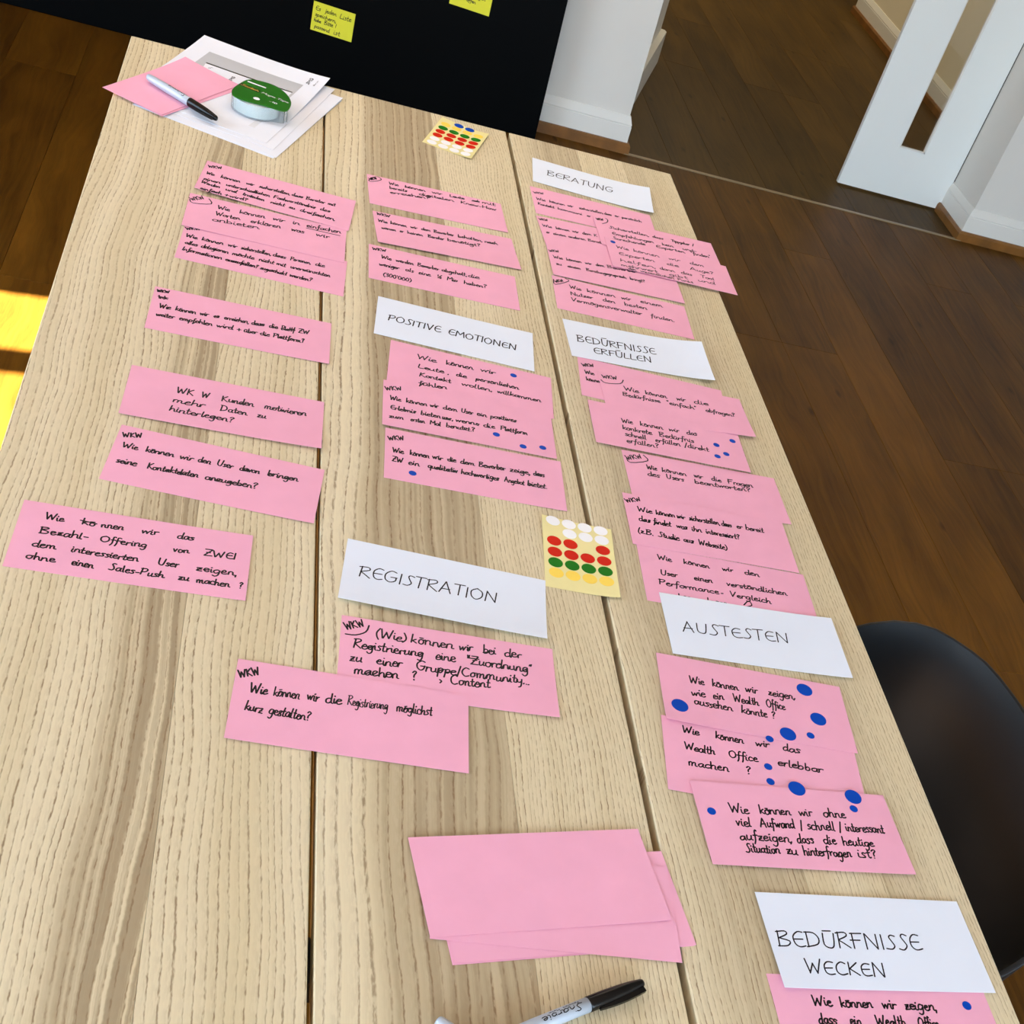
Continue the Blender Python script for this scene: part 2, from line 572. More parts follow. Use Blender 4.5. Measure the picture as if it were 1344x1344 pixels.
def write(text, u0, v0, u1, v1, cap, rng, jit=1.0, cursive=False):
    """strokes (mm, card frame) of one word set between two baseline points"""
    dx, dy = u1 - u0, v1 - v0
    L = math.hypot(dx, dy) or 1.0
    cx, sx = dx / L, dy / L
    adv = sum(GP.get(c, GP['-'])[0] for c in text)
    kx = L / adv
    ky = cap / 100.0
    slant = 0.10
    out = []
    x = 0.0
    prev = None
    for c in text:
        a, st = GP.get(c, GP['-'])
        jy = rng.uniform(-2.5, 2.5) * jit
        js = rng.uniform(0.93, 1.07)
        first = True
        ex = None
        for s in st:
            q = []
            if cursive and first and prev is not None and c.islower() and s[0][1] < 60 and rng.random() < 0.85:
                q.append(prev)
            first = False
            for (px, py) in s:
                px += rng.uniform(-1.6, 1.6) * jit
                py = py * js + jy + rng.uniform(-1.6, 1.6) * jit
                lx = (x + px) * kx + py * ky * slant
                ly = py * ky
                q.append((u0 + cx * lx - sx * ly, v0 + sx * lx + cx * ly))
            if s[-1][1] < 60 and len(s) > 2 and (ex is None or s[-1][0] > ex[0]):
                ex = (s[-1][0], q[-1])
            out.append(smooth_line(q))
        prev = ex[1] if ex and (c.islower() or c in 'WK') else None
        x += a
    return out


def ribbons(strokes, width, to3d):
    """flat pen strokes of the given width laid on a surface"""
    vs, fs = [], []
    hw = width / 2
    for p in strokes:
        q = [p[0]]
        for a in p[1:]:
            if math.hypot(a[0] - q[-1][0], a[1] - q[-1][1]) > 1e-4:
                q.append(a)
        if len(q) < 2:
            continue
        # round-ish ends: extend by a narrow step
        n = len(q)
        pts = []
        for i in range(n):
            a = q[max(i - 1, 0)]
            b = q[min(i + 1, n - 1)]
            dx, dy = b[0] - a[0], b[1] - a[1]
            l = math.hypot(dx, dy) or 1.0
            pts.append((q[i][0], q[i][1], dx / l, dy / l, hw))
        f = pts[0]
        e = pts[-1]
        pts = [(f[0] - f[2] * hw * 0.8, f[1] - f[3] * hw * 0.8, f[2], f[3], hw * 0.5)] + pts + [(e[0] + e[2] * hw * 0.8, e[1] + e[3] * hw * 0.8, e[2], e[3], hw * 0.5)]
        b0 = len(vs)
        for (x, y, tx, ty, w) in pts:
            vs.append(to3d(x - ty * w, y + tx * w))
            vs.append(to3d(x + ty * w, y - tx * w))
        for i in range(len(pts) - 1):
            k = b0 + 2 * i
            fs.append((k + 1, k + 3, k + 2, k))
    return vs, fs

# ---------------------------------------------------------------- setting: floor of planks
TZ = 0.74                     # table top height
FL = empty('floor', (0, 0, 0))
tag(FL, kind='structure')
PW = 0.19
plank_cache = {}


def plank(x0, x1, y0, y1, mat, parent):
    key = (round(x1 - x0, 3), round(y1 - y0, 3), mat.name)
    if key not in plank_cache:
        w, l = x1 - x0, y1 - y0
        m = MB().box(-w / 2 + 0.0003, w / 2 - 0.0003, -l / 2 + 0.0003, l / 2 - 0.0003, -0.014, 0.0, 0.0007)
        me = mesh('floor_plank', m.v, m.f)
        me.materials.append(mat)
        plank_cache[key] = me
    o = bpy.data.objects.new('plank', plank_cache[key])
    COL.objects.link(o)
    o.parent = parent
    o.location = ((x0 + x1) / 2, (y0 + y1) / 2, 0)


rng = random.Random(3)


def lay(xa, xb, x_ref, ya, yb, mat):
    k0 = math.floor((xa - x_ref) / PW)
    x = x_ref + k0 * PW
    while x < xb - 0.01:
        a, b = max(x, xa), min(x + PW, xb)
        y = ya
        first = True
        while y < yb - 0.01:
            l = rng.choice([0.7, 1.2, 1.9]) if first else 2.1
            e = min(y + l, yb)
            if yb - e < 0.25:
                e = yb
            if b - a > 0.02:
                plank(a, b, y, e, mat, FL)
            y = e
            first = False
        x += PW


lay(-2.6, 3.7, 1.508, -2.2, 4.388, M['oak'])
lay(0.0, 4.6, 1.953, 4.402, 9.5, M['oak_hall'])
MB().box(-2.9, 4.7, -2.4, 9.6, -0.06, -0.0145).build('subfloor', M['dark_gap'], FL)

# metal strip between the two floors
s = MB().box(1.19, 2.60, 4.387, 4.403, -0.01, 0.003, 0.001).build('trim_1', M['track'])
tag(s, kind='structure')

# ---------------------------------------------------------------- walls
WY0, WY1 = 4.415, 4.69


def struct(mb, name, mat):
    o = mb.build(name, mat)
    tag(o, kind='structure')
    return o


struct(MB().box(-2.75, 1.178, WY0, WY1, 0, 2.6), 'wall_back', M['wall'])
struct(MB().box(2.605, 3.7, WY0, WY1 + 0.02, 0, 2.6), 'wall_back_right', M['wall'])
struct(MB().box(1.178, 2.605, WY0, WY1, 2.18, 2.6), 'wall_lintel', M['wall'])
struct(MB().box(3.7, 3.85, -2.35, 4.69, 0, 2.6), 'wall_right', M['wall'])
# left wall: window opening y 0.02..2.38 wide, with a mullion
struct(MB().box(-2.75, -2.6, 2.46, 4.69, 0, 2.6).box(-2.75, -2.6, -2.35, -0.0, 0, 2.6).box(-2.75, -2.6, 0.0, 2.46, 2.38, 2.6).box(-2.75, -2.6, 0.0, 2.46, 0.0, 0.04),
       'wall_left', M['wall'])
w1 = struct(MB().box(-2.70, -2.64, 2.055, 2.145, 0.04, 2.38).box(-2.70, -2.64, 2.375, 2.46, 0.04, 2.38).box(-2.70, -2.64, 0.0, 0.055, 0.04, 2.38)
            .box(-2.70, -2.64, 0.0, 2.46, 0.04, 0.09).box(-2.70, -2.64, 0.0, 2.46, 2.33, 2.38), 'window_1', M['trim'])
# wall behind the camera: a band of windows
struct(MB().box(-2.6, 3.7, -2.35, -2.2, 0, 0.3).box(-2.6, 3.7, -2.35, -2.2, 2.4, 2.6).box(-2.6, -2.15, -2.35, -2.2, 0.3, 2.4).box(3.25, 3.7, -2.35, -2.2, 0.3, 2.4),
       'wall_front', M['wall'])
w2 = MB()
for xx in (-2.15, -0.82, 0.51, 1.86, 3.19):
    w2.box(xx, xx + 0.06, -2.30, -2.24, 0.3, 2.4)
w2.box(-2.15, 3.25, -2.30, -2.24, 0.3, 0.36).box(-2.15, 3.25, -2.30, -2.24, 2.34, 2.4)
struct(w2, 'window_2', M['trim'])
struct(MB().box(-2.75, 4.75, -2.35, 9.65, 2.6, 2.7), 'ceiling', M['ceil'])

# hall
struct(MB().box(3.085, 3.2, 4.71, 7.42, 0, 2.6).box(3.2, 4.75, 7.30, 7.42, 0, 2.6), 'wall_hall_right', M['hallwall'])
struct(MB().box(-0.1, 4.75, 9.5, 9.65, 0, 2.6), 'wall_hall_end', M['hallwall'])
struct(MB().box(4.6, 4.75, 7.42, 9.5, 0, 2.6), 'wall_hall_far_right', M['hallwall'])
struct(MB().box(-0.1, 0.0, 4.69, 9.5, 0, 2.6), 'wall_hall_left', M['hallwall'])
# short return wall behind the pillar, slightly skewed, with its deep skirting
ret = MB().prism([(1.10, 4.69), (1.20, 4.69), (1.505, 5.553), (1.40, 5.59)], 0, 2.6)
struct(ret, 'wall_hall_return', M['wall'])
rb = MB().prism([(1.235, 4.70), (1.53, 5.545), (1.525, 5.565), (1.41, 5.60), (1.215, 4.70)], 0.0, 0.115)
struct(rb, 'baseboard_hall_return', M['trim'])

# skirting profiles (out from the wall, height): white board with sloped top, oak strip at its foot
BOARD = [(0, 0.03), (0.014, 0.03), (0.014, 0.085), (0.0125, 0.087), (0.0125, 0.089), (0.0135, 0.091), (0.004, 0.116), (0, 0.116)]
STRIP = [(0, 0.0), (0.027, 0.0), (0.027, 0.026), (0.022, 0.034), (0.0, 0.034)]
q2 = 1.0


def skirting(path, name):
    b = MB().sweep(BOARD, path)
    o = b.build(name, M['trim'])
    tag(o, kind='structure')
    MB().sweep(STRIP, path).build('oak_strip', M['oakbase'], o)


# pillar: along the front, round the right corner into the opening
skirting([(-2.6, WY0, 0, -1), (1.178, WY0, 1, -1), (1.178, WY1, 1, 0)], 'baseboard_back')
skirting([(2.605, WY1 - 0.04, -1, 0), (2.605, WY0, -1, -1), (3.7, WY0, 0, -1)], 'baseboard_back_right')
skirting([(3.085, 4.72, -1, 0), (3.085, 7.42, -1, 1), (4.6, 7.42, 0, 1)], 'baseboard_hall_right')

# ---------------------------------------------------------------- white door leaf with a glass slot (fixed beside the opening)
DR = MB()
dx0, dx1, dy0, dy1 = 2.130, 2.600, 4.650, 4.668
sx0, sx1, sz0, sz1 = 2.314, 2.428, 0.183, 2.02
DR.box(dx0, sx0, dy0, dy1, 0.008, 2.175).box(sx1, dx1, dy0, dy1, 0.008, 2.175).box(sx0, sx1, dy0, dy1, 0.008, sz0).box(sx0, sx1, dy0, dy1, sz1, 2.175)
door = DR.build('door_1', M['door'])
tag(door, kind='structure')
MB().box(sx0 - 0.001, sx1 + 0.001, 4.6615, 4.6655, sz0 - 0.001, sz1 + 0.001).build('pane', M['glass'], door)
gb = MB().box(sx0, sx0 + 0.005, 4.6515, 4.661, sz0, sz1).box(sx1 - 0.007, sx1, 4.6515, 4.661, sz0, sz1).box(sx0, sx1, 4.6515, 4.661, sz0, sz0 + 0.005)
gb.build('glazing_bead', M['trim'], door)
MB().box(2.600, 2.6048, 4.653, 4.668, 0.118, 2.175).build('gap_shade', M['dark_gap'], door)  # dark strip standing in for the shade in the gap beside the door

# ceiling lamp body added out of view for the hall fill light
lp = empty('added_hall_lamp', (2.1, 7.2, 2.6))
tag(lp, 'unseen round ceiling lamp added to brighten the hallway beyond the opening', 'lamp')
v_, f_ = lathe([(-0.085, 0.001), (-0.08, 0.12), (-0.05, 0.2), (0.0, 0.21)], 32, 'z')
obj('added_lamp_shade', mesh('added_lamp_shade', v_, f_, True), M['added_lampshade'], lp)

pl = empty('added_pendant_lamp', (0.25, 2.25, 2.6))  # added lamp body above the view, goes with the table fill light
tag(pl, 'unseen flat pendant lamp added to brighten the far half of the table', 'lamp')
MB().box(-0.68, 0.68, -0.28, 0.28, -0.85, -0.81).build('housing', M['trim'], pl, bevel=0.003)
for sx in (-0.5, 0.5):
    MB().box(sx - 0.002, sx + 0.002, -0.002, 0.002, -0.81, 0.0).build('cable', M['dark_gap'], pl)

# ---------------------------------------------------------------- black panel with two notes
bp = empty('black_panel', (-0.5, 4.35, 0))
tag(bp, 'tall matt black panel standing against the wall beyond the table end', 'panel')
MB().box(-1.30, 1.347, -0.039, 0.039, 0.0, 1.9).build('board', M['black_panel'], bp, bevel=0.0015)
MB().box(-1.30, 1.347, 0.039, 0.046, 0.02, 1.88).build('back_rail', M['dark_gap'], bp)


CURSIVE = ('P1', 'P3', 'P4', 'P6', 'P9', 'P11', 'P12', 'P14', 'P15', 'P16', 'P17', 'P18', 'P22', 'P26', 'P5', 'P8', 'P10', 'P13')


def flat_text(words, width, name, mat, parent, zf, seed=1, extra=None, jit=1.0, cursive=False):
    rg = random.Random(seed)
    vs, fs = [], []
    for w in words:      # cramped words get a finer line
        adv = sum(GP.get(c, GP['-'])[0] for c in w[0])
        ratio = math.hypot(w[3] - w[1], w[4] - w[2]) / adv / (w[5] / 100.0)
        v1, f1 = ribbons(write(*w, rg, jit, cursive), width * min(1.0, max(0.66, ratio * 1.25)), zf)
        n0 = len(vs)
        vs += v1
        fs += [tuple(i + n0 for i in q) for q in f1]
    if extra:
        v1, f1 = ribbons([smooth_line(list(e)) for e in extra], width, zf)
        n0 = len(vs)
        vs += v1
        fs += [tuple(i + n0 for i in q) for q in f1]
    return obj(name, mesh(name, vs, fs), mat, parent)


def sticky(cx, cz, rot, label, words, seed):
    W_, H_ = 0.131, 0.079
    nx, nz = 10, 8
    vs, fs = [], []

    def surf(u, v):       # slightly lifting bottom edge
        s = v / H_ + 0.5
        return -0.0004 - 0.005 * (1 - s) ** 3
    for j in range(nz + 1):
        for i in range(nx + 1):
            u, v = (i / nx - 0.5) * W_, (j / nz - 0.5) * H_
            vs.append((u, surf(u, v), v))
    for j in range(nz):
        for i in range(nx):
            a = j * (nx + 1) + i
            fs.append((a, a + 1, a + nx + 2, a + nx + 1))
    n = len(vs)
    vs += [(x, y + 0.0003, z) for x, y, z in vs]
    fs += [tuple(i + n for i in reversed(f)) for f in fs]
    rim = [i for i in range(nx + 1)] + [j * (nx + 1) + nx for j in range(1, nz + 1)] + [nz * (nx + 1) + i for i in range(nx - 1, -1, -1)] + [j * (nx + 1) for j in range(nz - 1, 0, -1)]
    for k in range(len(rim)):
        a, b = rim[k], rim[(k + 1) % len(rim)]
        fs.append((b, a, a + n, b + n))
    o = obj('sticky_note', mesh('sticky_note', vs, fs), M['note'])
    o.location = (cx, 4.3105, cz)
    o.rotation_euler = (0, rot, 0)
    tag(o, label, 'sticky note')
    flat_text(words, 1.7, 'handwriting', M['ink'], o, lambda x, y: (x / 1000, surf(x / 1000, y / 1000) - 0.0003, y / 1000), seed)
    return o


sticky(0.130, 0.188, 0.045, 'yellow-green sticky note with four handwritten lines, lower left on the black panel',
       [('Es', -58, 17, -42, 17, 13), ('jeden', -28, 18, 8, 17, 12), ('Liste', 18, 14, 55, 14, 14), ('speichern,', -57, 1, 10, -2, 11),
        ('habe', -58, -14, -36, -15, 9), ('Bitte', -26, -15, 2, -15, 11), ('!', 8, -15, 14, -15, 11), ('passend', -54, -31, -6, -33, 10), ('ist', 6, -33, 28, -33, 13)], 4)
sticky(0.545, 0.362, 0.04, 'yellow-green sticky note on the black panel, the right one, higher up',
       [('Ideen', -48, 14, 0, 14, 12), ('für', 10, 14, 40, 14, 12), ('alle', -48, -4, -10, -4, 10), ('Fragen', -2, -3, 44, -3, 10), ('offen', -14, -19, 16, -19, 9)], 5)

# ---------------------------------------------------------------- table
TX0 = 0.2175
TY0, TY1 = 0.02, 2.133
tb = empty('dining_table', (TX0, 1.0765, 0))
tag(tb, 'long pale ash wood table with a top of three broad boards', 'table')
TT = 0.028


def lerp_x(a, b, y):      # a at y=1.967, b at y=0.406
    return a + (b - a) * (1.967 - y) / (1.967 - 0.406)


def stave(xl, xr, mat, parent, zoff=0.0):
    (la, lb), (ra, rb_) = xl, xr
    y0, y1 = TY0 - 1.0765, TY1 - 1.0765
    c = 0.0012
    P4 = [(lerp_x(la, lb, TY0) - TX0, y0), (lerp_x(ra, rb_, TY0) - TX0, y0), (lerp_x(ra, rb_, TY1) - TX0, y1), (lerp_x(la, lb, TY1) - TX0, y1)]
    z0, z1 = TZ - TT, TZ + zoff
    e0 = 0.00012 if parent.get('il') else c
    vs = [(x, y, z0) for x, y in P4] + [(x, y, z1 - c) for x, y in P4]
    cl = c if xl in outer else 0.00015
    cr = c if xr in outer else 0.00015
    top = [(P4[0][0] + cl, y0 + c), (P4[1][0] - cr, y0 + c), (P4[2][0] - cr, y1 - c), (P4[3][0] + cl, y1 - c)]
    vs += [(x, y, z1) for x, y in top]
    fs = [(0, 3, 2, 1), (8, 9, 10, 11), (0, 1, 5, 4), (1, 2, 6, 5), (2, 3, 7, 6), (3, 0, 4, 7), (4, 5, 9, 8), (5, 6, 10, 9), (6, 7, 11, 10), (7, 4, 8, 11)]
    return obj('stave', mesh('stave', vs, fs), mat, parent)


E0 = (-0.2346, -0.2288)
G1L, G1R = (0.0618, 0.0684), (0.0653, 0.0731)
G2L, G2R = (0.3666, 0.3596), (0.3731, 0.3666)
E3 = (0.6704, 0.6682)
outer = (E0, G1L, G1R, G2L, G2R, E3)
defs = [
    [(E0, (-0.0478, -0.0458), [(-0.095, -0.030, 0.022, 0.004, 1.0)], 1.3, 150), ((-0.0478, -0.0458), G1L, [], 4.1, 150)],
    [(G1R, (0.2385, 0.2408), [(0.122, 0.28, 0.012, 0.01, 0.9)], 7.7, 95), ((0.2385, 0.2408), G2L, [], 9.2, 230)],
    [(G2R, (0.4935, 0.5028), [(0.400, 0.52, 0.04, 0.01, 0.65)], 12.5, 200), ((0.4935, 0.5028), (0.5777, 0.5835), [], 15.4, 260),
     ((0.5777, 0.5835), E3, [(0.56, 0.63, 0.01, 0.03, 0.4)], 18.1, 240)],
]
for bd in defs:
    bo = empty('tabletop_board', (0, 0, 0))
    bo.parent = tb
    for k, (a, b, hw, seed, fq) in enumerate(bd):
        hw2 = [(p - TX0, q - TX0, s1, s2, st) for (p, q, s1, s2, st) in hw]
        stave(a, b, ash('ash_stave', hw2, seed, fq, vmin=0.12 if seed < 2 else 0.6), bo, 0.0)
for sx in (-1, 1):
    for sy in (-1, 1):
        lg = MB().box(-0.035, 0.035, -0.035, 0.035, 0.0, TZ - TT - 0.0005)
        lg.build('leg', M['ash_leg'], tb, loc=(sx * 0.38, sy * 0.97, 0), bevel=0.003)
for nm, bx in (('side_rail', (-0.395, -0.37, -0.93, 0.93)), ('side_rail', (0.37, 0.395, -0.93, 0.93)), ('end_rail', (-0.34, 0.34, -0.985, -0.96)), ('end_rail', (-0.34, 0.34, 0.96, 0.985))):
    MB().box(*bx, TZ - TT - 0.07, TZ - TT - 0.0005).build(nm, M['ash_leg'], tb, bevel=0.001)
for yy in (-0.6, 0.0, 0.6):
    MB().box(-0.366, 0.366, yy - 0.02, yy + 0.02, TZ - TT - 0.03, TZ - TT - 0.0005).build('cross_batten', M['dark_gap'], tb)

# ---------------------------------------------------------------- cards
CW, CH = 0.205, 0.0961
LEV = 0.0007


def lift_fn(curl, w=CW, h=CH):
    def f(x, y):
        s = min(max(x / w + 0.5, 0), 1)
        t = min(max(y / h + 0.5, 0), 1)
        z = 0.0
        for k, a in curl.items():
            if k == 'R':
                z += a * s ** 5
            elif k == 'L':
                z += a * (1 - s) ** 5
            elif k == 'T':
                z += a * t ** 3
            elif k == 'B':
                z += a * (1 - t) ** 3
            elif k == 'TR':
                z += a * s ** 4 * t ** 2
            elif k == 'TL':
                z += a * (1 - s) ** 4 * t ** 2
            elif k == 'BR':
                z += a * s ** 4 * (1 - t) ** 2
            elif k == 'BL':
                z += a * (1 - s) ** 4 * (1 - t) ** 2
        return z
    return f


def sheet_mesh(name, w, h, fz, th=0.00028, nx=16, ny=8):
    vs, fs = [], []
    for j in range(ny + 1):
        for i in range(nx + 1):
            x, y = (i / nx - 0.5) * w, (j / ny - 0.5) * h
            vs.append((x, y, fz(x, y) + th))
    for j in range(ny):
        for i in range(nx):
            a = j * (nx + 1) + i
            fs.append((a, a + 1, a + nx + 2, a + nx + 1))
    n = len(vs)
    vs += [(x, y, z - th) for x, y, z in vs]
    fs += [tuple(i + n for i in reversed(f)) for f in fs]
    rim = [i for i in range(nx + 1)] + [j * (nx + 1) + nx for j in range(1, ny + 1)] + [ny * (nx + 1) + i for i in range(nx - 1, -1, -1)] + [j * (nx + 1) for j in range(ny - 1, 0, -1)]
    for k in range(len(rim)):
        a, b = rim[k], rim[(k + 1) % len(rim)]
        fs.append((b, a, a + n, b + n))
    return mesh(name, vs, fs)


def disc_mesh(name, cx, cy, r, zf, th=0.0001, n=28):
    vs = [(cx, cy, zf(cx, cy) + th)]
    for k in range(n):
        a = 2 * PI * k / n
        x, y = cx + r * math.cos(a), cy + r * math.sin(a)
        vs.append((x, y, zf(x, y) + th))
    for k in range(n):
        a = 2 * PI * k / n
        x, y = cx + r * math.cos(a), cy + r * math.sin(a)
        vs.append((x, y, zf(x, y) + 0.00001))
    fs = [(0, 1 + k, 1 + (k + 1) % n) for k in range(n)]
    fs += [(1 + k, 1 + n + k, 1 + n + (k + 1) % n, 1 + (k + 1) % n) for k in range(n)]
    return mesh(name, vs, fs)


